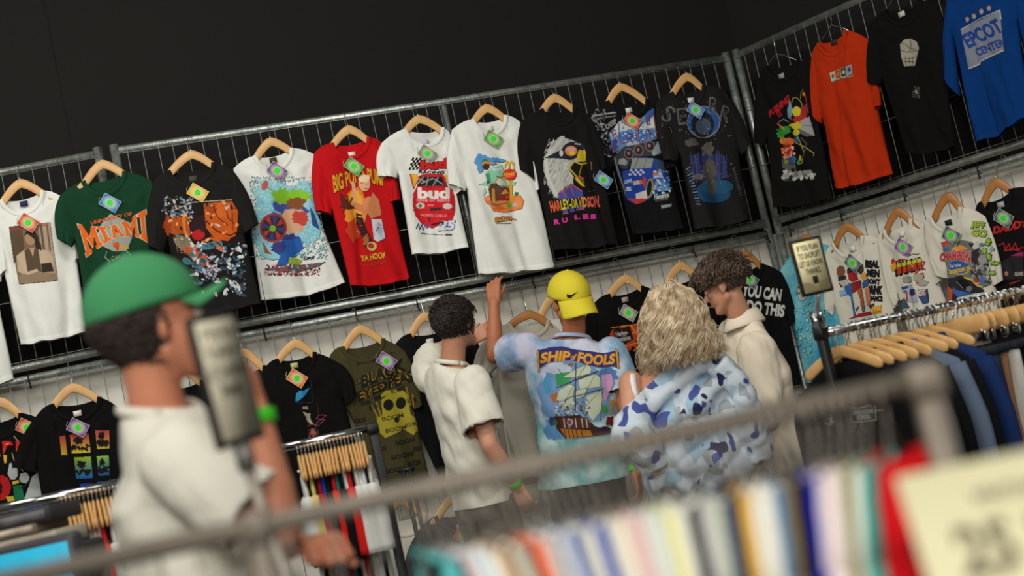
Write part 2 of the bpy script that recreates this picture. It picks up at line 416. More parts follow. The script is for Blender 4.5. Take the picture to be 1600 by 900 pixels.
    if q['CL'] and not pt.get('_nosleeve'):
        for (S, C, I, A, sg, a_) in (('SL', 'CL', 'IL', 'AL', -1, va), ('SR', 'CR', 'IR', 'AR', 1, vb)):
            S, C, I, A = q[S], q[C], q[I], q[A]; nq, nw = 22, 14
            for side in (1, -1):
                base = len(vs)
                for a in range(nq+1):
                    k = a/nq
                    for b_ in range(nw+1):
                        w2 = b_/nw
                        r0 = (S[0]+(A[0]-S[0])*w2, S[1]+(A[1]-S[1])*w2); r1 = (C[0]+(I[0]-C[0])*w2, C[1]+(I[1]-C[1])*w2)
                        x = r0[0]+(r1[0]-r0[0])*k + sg*.014*math.sin(math.pi*k)*(1-w2); z = r0[1]+(r1[1]-r0[1])*k + .014*math.sin(math.pi*k)*(1-w2) + .004*N(w2*5, sd+k)*k
                        d = thick*.8*math.sqrt(max(0, math.sin(math.pi*w2)))*(1+.55*k)*(1 if side > 0 else -.7)
                        vv = a_+(1-a_)*(1-w2); f = fold_f(r0[0], r0[1], vv) + k*(.012*N(w2*4+sd, k*1.5) + .008*N(w2*9+sd, k*3))
                        vs.append(wl.P(x, z, off+d+f))
                w_ = nw+1
                for a in range(nq):
                    for b_ in range(nw):
                        f = (base+a*w_+b_, base+(a+1)*w_+b_, base+(a+1)*w_+b_+1, base+a*w_+b_+1); fs.append(f if side*sg < 0 else f[::-1])
    mt = m or cloth(col)
    o_c = wl.P(c[0], q['HL'][1], off)
    bm = bmesh.new(); bv = [bm.verts.new(v - o_c) for v in vs]
    for f in fs: bm.faces.new([bv[i] for i in f])
    bmesh.ops.remove_doubles(bm, verts=bm.verts, dist=.0006)
    me = bpy.data.meshes.new(name); bm.to_mesh(me); bm.free(); me.materials.append(mt)
    me.polygons.foreach_set('use_smooth', [True]*len(me.polygons))
    o = bpy.data.objects.new(name, me); COL.objects.link(o); o.location = o_c; ORG[o.name] = o_c
    tag(o, label, cat, group)
    bvh = BVHTree.FromPolygons(vs, fs)
    # ribbed collar: front and back band
    T = top(drop); rb = MB(); n = 22
    P_, F_ = [], []
    for side, dp in ((1, drop), (-1, drop*.28)):
        T = top(dp); T2 = top(dp+collar_w) ; base = len(P_)
        for i in range(n+1):
            u = uN0+(uN1-uN0)*i/n; k = 1-abs(2*i/n-1)
            x, z = T(u); x2, z2 = T2(u)
            s_ = 1.0-.35
            off2 = thick*s_*(1 if side > 0 else -.7)
            wd = collar_w*(1.0)
            dx = (2*i/n-1); nx, nz = dx*.9, -(1-abs(dx))-.25; ln = math.hypot(nx, nz)
            for t_, hh in ((0, 0), (.12, .0035), (.9, .0035), (1, .0)):
                xx, zz = x+nx/ln*wd*t_, z+nz/ln*wd*t_
                P_.append(wl.P(xx, zz, off+off2+hh*side+.0008*side+fold_f(xx, zz, .97)))
        for i in range(n):
            for t_ in range(3):
                f = (base+i*4+t_, base+i*4+t_+1, base+(i+1)*4+t_+1, base+(i+1)*4+t_); F_.append(f)
    cb = MB(); cb.add(P_, F_); cb.build('collar', collar or mt, o)
    # hem and cuff stitching: a thin raised band along the front hem
    P_, F_ = [], []
    for i in range(41):
        u = .02+.96*i/40
        for v in (.0, .028, .032):
            x, z = coons(bot, top(drop), L, R, u, v); e = math.sqrt(max(0, 1-abs(2*u-1)**5))
            P_.append(wl.P(x, z, off+thick*e+fold_f(x, z, v)+(.0022 if v < .03 else .0)))
    for i in range(40):
        for t_ in range(2): F_.append((i*3+t_, (i+1)*3+t_, (i+1)*3+t_+1, i*3+t_+1))
    MB().add(P_, F_).build('hem', rib or mt, o)
    SH[key] = (o, bvh, wl, off, q, thick); return o
def neck_tag(key, px, py, col=(225, 222, 215), w_=.036, h=.026, ang=0):
    o, bvh, wl, off, q, th = SH[key]; a, z = wl.sz(px, py, off); t = math.radians(ang)
    X = wl.d*math.cos(t)+Vector((0,0,1))*math.sin(t); Z = X.cross(wl.n)
    c = wl.P(a, z, off-.004)
    MB().box(c, w_/2, .0012, h/2, (X, wl.n, Z)).build('neck_label', mat(col), o)
CARDC = dict(purple=(112, 66, 150), blue=(30, 120, 190), red=(205, 60, 25), yellow=(222, 170, 40), green=(60, 150, 45), grey=(120, 125, 118), orange=(215, 110, 20), teal=(30, 85, 95))
def price_card(key, px, py, kind, ang=-45, w_=.063, h=.088, off=.012):
    o, bvh, wl, of_, q, th = SH[key]
    r = ray(px, py); hit, nm, fi, dd = bvh.ray_cast(CAM, r.normalized())
    a, z = wl.sz(px, py, of_+th+.012); dn = of_+th+off
    if hit is not None: dn = max(dn, (hit-wl.o).dot(wl.n)+.010)
    t = math.radians(ang)
    a, z = wl.sz(px, py, dn)
    X = wl.d*math.cos(t)+Vector((0,0,1))*math.sin(t); Z = -wl.d*math.sin(t)+Vector((0,0,1))*math.cos(t)
    n_ = (wl.n + wl.d*random.uniform(-.05, .05)).normalized(); c = wl.P(a, z, dn); nx, ny = 17, 23; vs = []; cs = []; base = np.array(lin(CARDC[kind])); bd = np.array(lin((205, 200, 170)))
    edge_c = np.array(lin((190, 188, 176)))
    for j in range(ny):
        for i in range(nx):
            u = i/(nx-1)*2-1; v = j/(ny-1)*2-1; vs.append(c+X*(u*w_/2)+Z*(v*h/2)+n_*.0008)
            rr_ = math.hypot(u*.75, v*.85+.0); k = max(0, 1-rr_*1.25)**.8
            cc = base*(1-k)+np.array((.75, .78, .5))*k
            if i in (0, nx-1) or j in (0, ny-1): cc = bd if kind in ('grey', 'yellow', 'orange') else edge_c
            cs.append(cc)
    fs = [(j*nx+i, j*nx+i+1, (j+1)*nx+i+1, (j+1)*nx+i) for j in range(ny-1) for i in range(nx-1)]
    nb = len(vs); vs += [v-n_*.0016 for v in vs]; cs += [edge_c]*nb; fs += [tuple(i+nb for i in f)[::-1] for f in fs]
    org = ORG[o.name]; p = obj('price_card', [v-org for v in vs], fs, _pm, o); ORG[p.name] = org
    ca = p.data.color_attributes.new('Col', 'FLOAT_COLOR', 'POINT'); A = np.ones((len(vs), 4), np.float32); A[:, :3] = np.array(cs); ca.data.foreach_set('color', A.ravel())
    b = MB(); ring = [c+n_*.0022+X*(.0145*math.cos(i*math.pi/12))+Z*(.0145*math.sin(i*math.pi/12)+.001) for i in range(24)]
    b.add(ring+[c+n_*.0024], [(i, (i+1) % 24, 24) for i in range(24)]); b.add([x-n_*.001 for x in ring]+ring, [(i, i+24, (i+1) % 24+24, (i+1) % 24) for i in range(24)])
    b.build('round_sticker', mat((40, 225, 30), rough=.6), p)
    b = MB(); top_ = c + Z*(h/2-.004) + X*(-w_/2+.004); b.tube([top_+n_*.001, top_+Vector((0,0,.02)) - n_*.006, top_+Vector((0,0,.035))+wl.d*.008 - n_*.012], .0012, 4); b.build('tag_pin', mat((180, 180, 170)), p)
    return p
def hanger(wl, off, pt, col, rail_z, label, group, q):
    """wooden hanger in the plane of its shirt: pt = pixel of the top of the wood, arms run in through the collar"""
    a, z = wl.sz(pt[0], pt[1], off); z -= .019
    def side(Nk, S):
        e = (Nk[0]+(S[0]-Nk[0])*.62, Nk[1]+(S[1]-Nk[1])*.62-.036); m_ = (Nk[0], Nk[1]-.012)
        p0, p1, p2 = (a, z), ((a+m_[0])/2*1.0+(m_[0]-a)*.10, (z*1.12+m_[1]*.88)/2), m_
        r_ = []
        for k in range(0, 13):
            t = k/12
            if t < .55:
                u = t/.55; x = (1-u)**2*p0[0]+2*u*(1-u)*(p0[0]*.62+p2[0]*.38)+u*u*p2[0]; y = (1-u)**2*p0[1]+2*u*(1-u)*(p0[1]*.90+p2[1]*.10)+u*u*p2[1]
            else:
                u = (t-.55)/.45; x = p2[0]+(e[0]-p2[0])*u; y = p2[1]+(e[1]-p2[1])*u
            r_.append((x, y, t))
        return r_
    Ls = side(q['NL'], q['SL'])[::-1]; Rs = side(q['NR'], q['SR'])[1:]; P_ = Ls+Rs
    b = MB(); b.tube([wl.P(x, y, off+.004*(1-t)) for x, y, t in P_], [(.0060-.0015*min(1, t*1.6) if t < .95 else .003) for x, y, t in P_], 12, flat=3.9)
    h = b.thing('wooden_hanger', col, label, 'hanger', group)
    k = MB(); hz = rail_z
    k.tube([wl.P(a, z+.01, off), wl.P(a, z+.03, off), wl.P(a+.002, (z+hz)/2+.012, off*.75), wl.P(a+.004, hz+.004, .034), wl.P(a+.003, hz+.024, .022), wl.P(a, hz+.031, 0), wl.P(a-.003, hz+.022, -.022), wl.P(a-.003, hz-.004, -.030)], .0017, 6)
    k.build('hook', CHROME, h)
    return h
# ------------------------------------------------------------------ shirts on the fence: pixel outlines put on their own upright plane
def PT(s):
    t = s.split(); d = {}; i = 0
    while i < len(t): d[t[i]] = (float(t[i+1]), float(t[i+2])); i += 3
    return d
WHITE, BLK, OFFW = (222, 224, 218), (15, 15, 15), (212, 208, 194)
GU, GL = 'shirts hanging on the upper fence', 'shirts hanging on the lower fence'
WOODB = mat((178, 120, 62), rough=.4, bump=.1, bscale=40, c2=(160, 104, 50), nscale=14, spec=.5)
SHIRTS = [
 # key, wall, offset, outline, colour, label, group, hanger top, extra
 ('S0', W0, .05, 'NL -75 345 NR -28 335 SR -8 352 CR 12 420 IR -8 440 AR -12 425 HL -70 610 HR 20 592 SL -120 370 CL -150 480 IL -110 490 AL -105 470', WHITE, 'white t-shirt cut off by the left edge of the picture', GU, None, {}),
 ('S1', W0, .06, 'NL 5 311 NR 64 298 SL -16 330 SR 96 307 CL -42 432 IL 1 440 AL 3 412 HL 31 538 HR 137 517 AR 119 402 CR 124 404 IR 116 408', WHITE, 'white t-shirt with a sepia portrait photo print, hanging left of the green one', GU, (31, 281), {}),
 ('S2', W1, .10, 'NL 133 282 NR 191 268 SL 93 307 SR 238 284 CL 89 372 IL 113 387 AL 118 376 HL 141 521 HR 268 498 AR 233 360 CR 247 350 IR 236 364', (22, 60, 40), 'dark green t-shirt with orange block college lettering', GU, (159, 251), {}),
 ('S3', W1, .13, 'NL 266 266 NR 330 254 SL 240 284 SR 364 266 CL 232 385 IL 256 396 AL 262 372 HL 283 496 HR 408 474 AR 380 360 CR 404 350 IR 379 366', (30, 29, 28), 'black t-shirt with an orange tangle and debris print', GU, (298, 236), {}),
 ('S4', W1, .05, 'NL 400 243 NR 452 232 SL 365 263 SR 492 242 CL 366 350 IL 390 356 AL 391 350 HL 409 467 HR 540 441 AR 496 334 CR 515 322 IR 498 336', WHITE, 'white t-shirt with a pale blue spray and red wheel print', GU, (422, 216), {}),
 ('S5', W1, .09, 'NL 520 223 NR 572 215 SL 491 239 SR 598 224 CL 493 329 IL 518 336 AL 519 330 HL 546 447 HR 640 434 AR 611 308 CR 626 312 IR 606 318', (186, 20, 26), 'bright red t-shirt with a muscular wrestler print', GU, (544, 197), {}),
 ('S6', W1, .12, 'NL 634 201 NR 688 200 SL 596 224 SR 703 208 CL 590 276 IL 620 279 AL 622 272 HL 644 397 HR 732 387 AR 714 300 CR 722 296 IR 712 304', WHITE, 'white t-shirt with a red racing car print and checkered flag', GU, (653, 181), {}),
 ('S7', W1, .15, 'NL 740 186 NR 786 181 SL 706 203 SR 813 191 CL 700 287 IL 727 299 AL 729 294 HL 748 427 HR 867 417 AR 836 282 CR 842 296 IR 835 300', WHITE, 'long white t-shirt with a beach hut print, hem held by the yellow cap man', GU, (759, 164), {}),
 ('S8', W1, .17, 'NL 847 170 NR 893 167 SL 814 190 SR 921 180 CL 812 266 IL 836 283 AL 838 275 HL 865 391 HR 968 380 AR 939 262 CR 948 262 IR 938 268', (24, 23, 23), 'black t-shirt with a white eagle head in goggles print', GU, (865, 148), {}),
 ('S9', W1, .10, 'NL 950 157 NR 1007 155 SL 922 181 SR 1024 170 CL 925 262 IL 948 278 AL 960 262 HL 992 364 HR 1070 357 AR 1040 240 CR 1058 258 IR 1040 265', (22, 22, 24), 'black t-shirt with a blue stock car print', GU, (968, 131), {}),
 ('S10', W1, .14, 'NL 1050 144 NR 1095 134 SL 1025 161 SR 1134 143 CL 1036 250 IL 1058 254 AL 1062 240 HL 1088 357 HR 1172 344 AR 1153 237 CR 1173 221 IR 1157 242', (31, 30, 31), 'faded black t-shirt with a blue moon print, nearest the corner', GU, (1072, 115), {}),
 ('R1', W2, .07, 'NL 1199 103 NR 1244 94 SL 1183 128 SR 1266 103 CL 1181 222 IL 1196 228 AL 1199 214 HL 1213 324 HR 1303 309 AR 1279 182 CR 1292 176 IR 1280 186', (16, 16, 16), 'black t-shirt with red lettering and a colourful junk pile print', GU, None, dict(wire=(1213, 86))),
 ('R2', W2, .10, 'NL 1283 66 NR 1320 47 SL 1268 86 SR 1357 62 CL 1272 176 IL 1282 193 AL 1284 186 HL 1301 294 HR 1392 272 AR 1362 140 CR 1376 164 IR 1366 172', (172, 44, 12), 'bright orange t-shirt with a small chest patch print', GU, None, dict(wire=(1300, 42))),
 ('R3', W2, .12, 'NL 1386 15 NR 1437 1 SL 1363 34 SR 1466 11 CL 1355 128 IL 1373 134 AL 1377 124 HL 1414 240 HR 1490 227 AR 1479 104 CR 1490 100 IR 1480 112', (14, 14, 14), 'black t-shirt with a small pale oval emblem', GU, None, dict(wire=(1412, -22))),
 ('R4', W2, .14, 'NL 1505 -36 NR 1556 -50 SL 1482 -14 SR 1588 -38 CL 1478 120 IL 1500 150 AL 1490 60 HL 1526 223 HR 1618 178 AR 1590 30 CR 1624 80 IR 1604 90', (6, 52, 112), 'royal blue sweatshirt with a pale square chest print at the right edge', GU, None, dict(wire=(1530, -66))),
 # lower fence
 ('L0', W0, .06, 'NL -28 658 NR 30 645 SL -62 680 SR 72 660', BLK, 'black t-shirt with dripping red lettering at the left edge', GL, (0, 622), {}),
 ('L1', W1, .07, 'NL 84 630 NR 152 620 SL 58 648 SR 190 640', BLK, 'black t-shirt with a grid of coloured squares, behind the man in the green cap', GL, (112, 600), {}),
 ('L3', W1, .05, 'NL 258 603 NR 312 594 SL 226 622 SR 352 604', BLK, 'black t-shirt between the green cap man and the tilted notice board', GL, (284, 571), {}),
 ('L4', W1, .06, 'NL 352 583 NR 410 571 SL 322 602 SR 452 584', BLK, 'black t-shirt with a small red and white chest patch', GL, (378, 545), {}),
 ('L5', W1, .10, 'NL 434 560 NR 488 550 SL 412 577 SR 536 571 CR 557 619 IR 538 635 AR 536 622 HL 470 770 HR 572 755', BLK, 'black t-shirt with blue and pink sketch print, left of the olive one', GL, (460, 531), {}),
 ('L6', W1, .07, 'NL 537 541 NR 595 529 SL 517 553 SR 634 550 CL 510 620 IL 535 650 AL 543 640 CR 661 632 IR 647 640 AR 642 626 HL 598 757 HR 671 744', (66, 62, 38), 'olive green t-shirt with yellow and black lettering and face print', GL, (561, 509), {}),
 ('L7', W1, .05, 'NL 641 521 NR 700 510 SL 618 537 SR 740 528 HL 684 742 HR 790 726 CR 768 590 IR 752 600', (19, 19, 22), 'near-black t-shirt hanging behind the dark-haired man', GL, (662, 489), {}),
 ('L8', W1, .12, 'NL 796 505 NR 853 500 SL 766 522 SR 876 518 CL 738 575 IL 762 590 AL 776 575 HL 798 745 HR 890 735', (178, 172, 158), 'plain greyish white long-sleeved shirt between the two men', GL, (824, 486), dict(wood=WOODB)),
 ('L9', W1, .045, 'NL 842 496 NR 905 486 SL 822 505 SR 945 490', WHITE, 'white t-shirt hanging directly behind the yellow cap', GL, (862, 460), {}),
 ('L10', W1, .09, 'NL 951 459 NR 1000 447 SL 926 476 SR 1038 462', BLK, 'black t-shirt with an orange flame print between the yellow cap and the blonde woman', GL, (976, 430), {}),
 ('L11', W1, .06, 'NL 1040 442 NR 1088 430 SL 1018 458 SR 1122 444', BLK, 'black t-shirt hanging behind the blonde woman and the curly-haired man', GL, (1062, 410), {}),
 ('L12', W1, .08, 'NL 1140 424 NR 1186 412 SL 1118 440 SR 1221 426 CR 1246 502 IR 1231 508 AR 1228 490 HL 1150 615 HR 1256 600', (16, 16, 17), 'black t-shirt with large white lettering, behind the cream jacket', GL, (1162, 392), dict(wood=WOODB)),
 ('M1', W2, .06, 'NL 1246 396 NR 1282 382 SL 1228 410 SR 1316 392 CL 1220 442 IL 1226 455 AL 1228 450 HL 1262 598 HR 1352 566 AR 1320 460', (36, 150, 186), 'turquoise tie-dye t-shirt behind the shoplifting notice', GL, (1258, 367), {}),
 ('M2', W2, .09, 'NL 1305 378 NR 1347 368 SL 1290 396 SR 1378 376 CL 1293 480 IL 1302 492 AL 1304 478 HL 1336 600 HR 1418 575 AR 1390 460 CR 1404 478 IR 1392 484', OFFW, 'off-white t-shirt with figures and heavy black lettering', GL, (1322, 349), {}),
 ('M3', W2, .12, 'NL 1384 358 NR 1421 341 SL 1371 372 SR 1455 358 CL 1393 470 IL 1404 478 AL 1402 460 HL 1428 560 HR 1500 535 AR 1463 436 CR 1472 438 IR 1462 446', OFFW, 'off-white t-shirt with a red, yellow and blue racing print', GL, (1402, 325), {}),
 ('M4', W2, .15, 'NL 1459 338 NR 1500 323 SL 1444 350 SR 1540 338 CL 1460 426 IL 1481 435 AL 1482 420 CR 1568 438 IR 1549 448 AR 1547 430 HL 1488 530 HR 1570 505', OFFW, 'white t-shirt covered in a crowded racing and champion print', GL, (1481, 301), {}),
 ('M5', W2, .11, 'NL 1536 314 NR 1578 295 SL 1524 328 SR 1626 296', (20, 19, 20), 'black t-shirt with red lettering at the right edge of the lower row', GL, (1556, 279), {}),
 # second row low on the lower fence, glimpsed below
 ('N1', W1, .06, 'NL 600 812 NR 660 800 SL 575 826 SR 690 812', (205, 200, 188), 'white t-shirt low on the lower fence beside the black rack leg', GL, (622, 776), {}),
 ('N2', W1, .09, 'NL 682 805 NR 745 794 SL 652 832 SR 800 806', (62, 60, 60), 'dark grey t-shirt low on the lower fence, under the white t-shirt man', GL, (708, 772), {}),
]
HZ = {'N1': EYE-.43, 'N2': EYE-.43}
def short(l): return ' '.join(l.split(',')[0].replace(' hanging', '').split(' between')[0].split(' behind')[0].split(' right of')[0].split()[:12])
for i, (k, wl, off, pts, col, lab, grp, hg, ex) in enumerate(SHIRTS):
    nm = 'sweatshirt' if k == 'R4' else 'tshirt'
    c2 = None; mt = None
    if k == 'M1': mt = cloth((30, 140, 178), c2=(130, 195, 200), nscale=9)
    shirt(k, wl, off, PT(pts), col, lab, group=grp, name=nm, m=mt, cat='sweatshirt' if k == 'R4' else 't-shirt', rib=None, drop=.07 if k in ('L8',) else .085)
    rz = ZT if grp == GU else HZ.get(k, ZL)
    if hg: hanger(wl, off, hg, ex.get('wood', WOOD if grp == GU or k[0] in 'LN' else WOODB), rz, 'wooden hanger of the ' + (lab if len(lab.split()) < 13 else short(lab)), 'wooden hangers on the fences', SH[k][4])
    if 'wire' in ex:
        o_, bv_, w_, of_, q_, th_ = SH[k]; a, z = wl.sz(*ex['wire'], off); b = MB()
        sl, sr = q_['NL'], q_['NR']
        pp = [(sl[0]-.04, sl[1]-.03), (a-.06, z-.025), (a-.012, z), (a, z+.012), (a+.012, z), (a+.06, z-.025), (sr[0]+.04, sr[1]-.03)]
        b.tube([wl.P(x, y, off) for x, y in pp], .0022, 6)
        b.tube([wl.P(a, z+.008, off), wl.P(a, rz-.01, off*.8), wl.P(a+.004, rz+.01, .03), wl.P(a, rz+.031, 0), wl.P(a, rz+.005, -.028)], .0018, 6)
        b.thing('wire_hanger', CHROME, 'wire hanger of the ' + short(lab), 'hanger', 'wire hangers on the right upper fence')
for a in '''S1 37 318 (40,44,90);S2 169 296;S3 302 279 (70,70,50);S4 427 250 (70,60,30);S5 550 241;S6 665 222 (200,195,215);S7 766 201;S9 983 172;S10 1080 156;R1 1220 119 (150,150,150);R2 1302 66 (40,40,40);R3 1408 22 (190,190,170);
L1 121 646;L4 392 590 (200,90,90);L5 460 571 (190,190,120);L7 672 533;L10 977 468 (180,150,150);M2 1331 389;M3 1408 366;M4 1481 348 (30,30,30);M5 1563 320 (170,170,180);N2 720 823'''.replace('\n', '').split(';'):
    p = a.split(); neck_tag(p[0], float(p[1]), float(p[2]), eval(p[3]) if len(p) > 3 else (225, 222, 215), ang=0)
for a in '''S1 44 348 red;S2 172 317 blue;S3 309 301 yellow;S4 433 267 purple;S5 553 260 green;S6 668 240 grey;S7 771 217 green;S8 943 281 blue;S9 988 189 red;S10 1087 172 blue;
L0 42 668 red;L1 122 668 purple;L4 393 610 purple;L5 464 591 orange;L6 604 564 purple;L7 674 552 teal;L10 982 489 grey;L12 1172 437 teal;M2 1332 411 teal;M3 1411 386 purple;M4 1486 368 teal;M5 1568 341 teal;N2 724 838 red'''.replace('\n', '').split(';'):
    p = a.split(); price_card(p[0], float(p[1]), float(p[2]), p[3], ang=random.uniform(44, 54) if p[0] not in ('M2',) else 40)
# ------------------------------------------------------------------ people
SKIN = mat((205, 150, 122), rough=.5, bump=.08, bscale=60, c2=(196, 138, 110), nscale=9, spec=.4)
SKIN2 = mat((186, 120, 84), rough=.5, bump=.08, bscale=60, c2=(176, 108, 74), nscale=9, spec=.4)
SKIN3 = mat((210, 140, 110), rough=.5, bump=.08, bscale=60, c2=(200, 124, 94), nscale=6, spec=.4)
def grow(mb, voxel, it=6, disp=None, cuts=(), name='x', factor=.5):
    """one continuous surface out of overlapping closed shapes; then folds, then clean cut hems"""
    me = bpy.data.meshes.new('tmp'); me.from_pydata([tuple(v) for v in mb.v], [], mb.f); o = bpy.data.objects.new('tmp', me); COL.objects.link(o)
    r = o.modifiers.new('r', 'REMESH'); r.mode = 'VOXEL'; r.voxel_size = voxel; r.adaptivity = 0
    s = o.modifiers.new('s', 'SMOOTH'); s.factor = factor; s.iterations = it
    bpy.context.view_layer.update(); ev = o.evaluated_get(bpy.context.evaluated_depsgraph_get()); m2 = bpy.data.meshes.new_from_object(ev)
    bpy.data.objects.remove(o); bm = bmesh.new(); bm.from_mesh(m2); bpy.data.meshes.remove(m2)
    if disp:
        bm.normal_update(); nn = [(v, v.normal.copy()) for v in bm.verts]
        for v, n in nn:
            d = disp(v.co, n); v.co += n*d if isinstance(d, float) else d
    for co, no in cuts:
        bmesh.ops.bisect_plane(bm, geom=bm.verts[:]+bm.edges[:]+bm.faces[:], plane_co=co, plane_no=no, clear_outer=True)
    return bm
def skin_obj(bm, name, m, parent=None, thick=0):
    me = bpy.data.meshes.new(name); org = ORG.get(parent.name) if parent is not None else None
    if org:
        for v in bm.verts: v.co -= org
    bm.to_mesh(me); bm.free(); me.materials.append(m); me.polygons.foreach_set('use_smooth', [True]*len(me.polygons))
    o = bpy.data.objects.new(name, me); COL.objects.link(o)
    if parent: o.parent = parent
    if org: ORG[o.name] = org
    if thick:
        s = o.modifiers.new('thickness', 'SOLIDIFY'); s.thickness = thick; s.offset = -1
    return o
def bvh_of(o):
    org = ORG.get(o.name, Vector()); me = o.data
    return BVHTree.FromPolygons([v.co+org for v in me.vertices], [p.vertices[:] for p in me.polygons])
def loft(mb, rings, n=28, p=2.4):
    vs = []
    for c, X, Y in rings:
        for i in range(n):
            a = 2*math.pi*i/n; x = math.cos(a); y = math.sin(a); x = math.copysign(abs(x)**(2/p), x); y = math.copysign(abs(y)**(2/p), y)
            vs.append(c + X*x + Y*y)
    L = len(rings); fs = [(i*n+k, i*n+(k+1) % n, (i+1)*n+(k+1) % n, (i+1)*n+k) for i in range(L-1) for k in range(n)]
    fs += [tuple(range(n))[::-1], tuple(range((L-1)*n, L*n))]
    return mb.add(vs, fs)
def hand(mb, wr, d, pn, side, curl=(35, 45, 50, 55), spread=4, s=1.0, thumb=30, k2=1.0):
    """wr wrist, d direction of the fingers, pn direction the palm faces, side +1 thumb towards d x pn"""
    d = d.normalized(); pn = (pn - d*pn.dot(d)).normalized(); t = d.cross(pn).normalized()*side
    for k in range(4):
        o = (1.5-k)*.0195*s
        mb.cap(wr + t*(o*.62) - d*.004, wr + d*(.078*s - .006*abs(k-1)*s) + t*o, .0155*s, .0115*s, 10)
    for k, (ln, c) in enumerate(zip((.072, .080, .074, .058), curl)):
        o = (1.5-k)*.0200*s; p = wr + d*(.084*s - .005*abs(k-1)*s) + t*o; a = 0; dd = d
        for j, q in enumerate((.44, .32, .24)):
            a += math.radians(c*(.7, 1.1, .8)[j]*k2); dd = (d*math.cos(a) + pn*math.sin(a) + t*math.sin(math.radians((1.5-k)*spread))).normalized()
            e = p + dd*(ln*q*s*1.05); r = (.0088, .0080, .0071)[j]*s; mb.cap(p, e, r*1.04, r*.94, 8); p = e
    p = wr + d*.018*s + t*.026*s + pn*.008*s; a = math.radians(thumb); dd = (d*.72 + t*.62*math.cos(a) + pn*.5*math.sin(a)).normalized()
    mb.cap(wr + t*.012*s + d*.005, p + dd*.028*s, .0150*s, .0118*s, 10); p = p + dd*.028*s; dd = (dd*.8 + d*.45 + pn*.35*math.sin(a)).normalized()
    e = p + dd*.030*s; mb.cap(p, e, .0105*s, .0095*s, 8); dd = (dd + d*.3).normalized(); mb.cap(e, e+dd*.022*s, .0095*s, .0078*s, 8)
def head(mb, c, fw, up, s=1.0, ears=True, face=True):
    up = up.normalized(); fw = (fw - up*fw.dot(up)).normalized(); rt = fw.cross(up); ax = (rt, fw, up); P = lambda x, y, z: c + (rt*x + fw*y + up*z)*s
    mb.ell(P(0, -.014, .028), (.077*s, .097*s, .090*s), ax, 24, 16); mb.ell(P(0, .026, -.03), (.064*s, .068*s, .080*s), ax, 20, 14)
    for q in (-1, 1):
        mb.cap(P(q*.050, .0, -.055), P(q*.016, .070, -.098), .024*s, .019*s); mb.ell(P(q*.042, .058, -.018), (.022*s, .024*s, .022*s), ax)
        if ears:
            mb.ell(P(q*.079, -.008, -.008), (.008*s, .019*s, .030*s), (( rt + fw*-.35*q).normalized(), (fw + rt*.35*q).normalized(), up), 12, 10)
            mb.ell(P(q*.074, .002, -.030), (.008*s, .010*s, .012*s), ax, 10, 8)
    mb.ell(P(0, .068, -.100), (.024*s, .020*s, .017*s), ax)
    mb.cap(P(0, .083, .012), P(0, .106, -.026), .009*s, .0125*s, 10); mb.ell(P(0, .078, .024), (.050*s, .017*s, .012*s), ax)
    mb.ell(P(0, .083, -.056), (.024*s, .014*s, .007*s), ax, 12, 8); mb.ell(P(0, .081, -.068), (.021*s, .013*s, .008*s), ax, 12, 8)
    return P, ax
def face_bits(par, P, ax, s, brow, hair_m):
    for q in (-1, 1):
        e = MB().ell(P(q*.031, .080, .004), (.0125*s, .010*s, .009*s), ax, 12, 8).build('eye', mat((225, 220, 214), rough=.3), par)
        MB().ell(P(q*.031, .0885, .004), (.005*s, .0035*s, .005*s), ax, 10, 6).build('iris', mat((45, 32, 25), rough=.2), e)
        MB().tube([P(q*.013, .094, .021), P(q*.032, .093, .028), P(q*.052, .078, .022)], [.003*s, .0042*s, .002*s], 6).build('eyebrow', hair_m, par)
    MB().tube([P(-.022, .094, -.062), P(-.008, .1005, -.060), P(.008, .1005, -.060), P(.022, .094, -.062)], [.002, .0042, .0042, .002], 6).build('lips', mat((176, 98, 86), rough=.45), par)
UP = Vector((0, 0, 1))
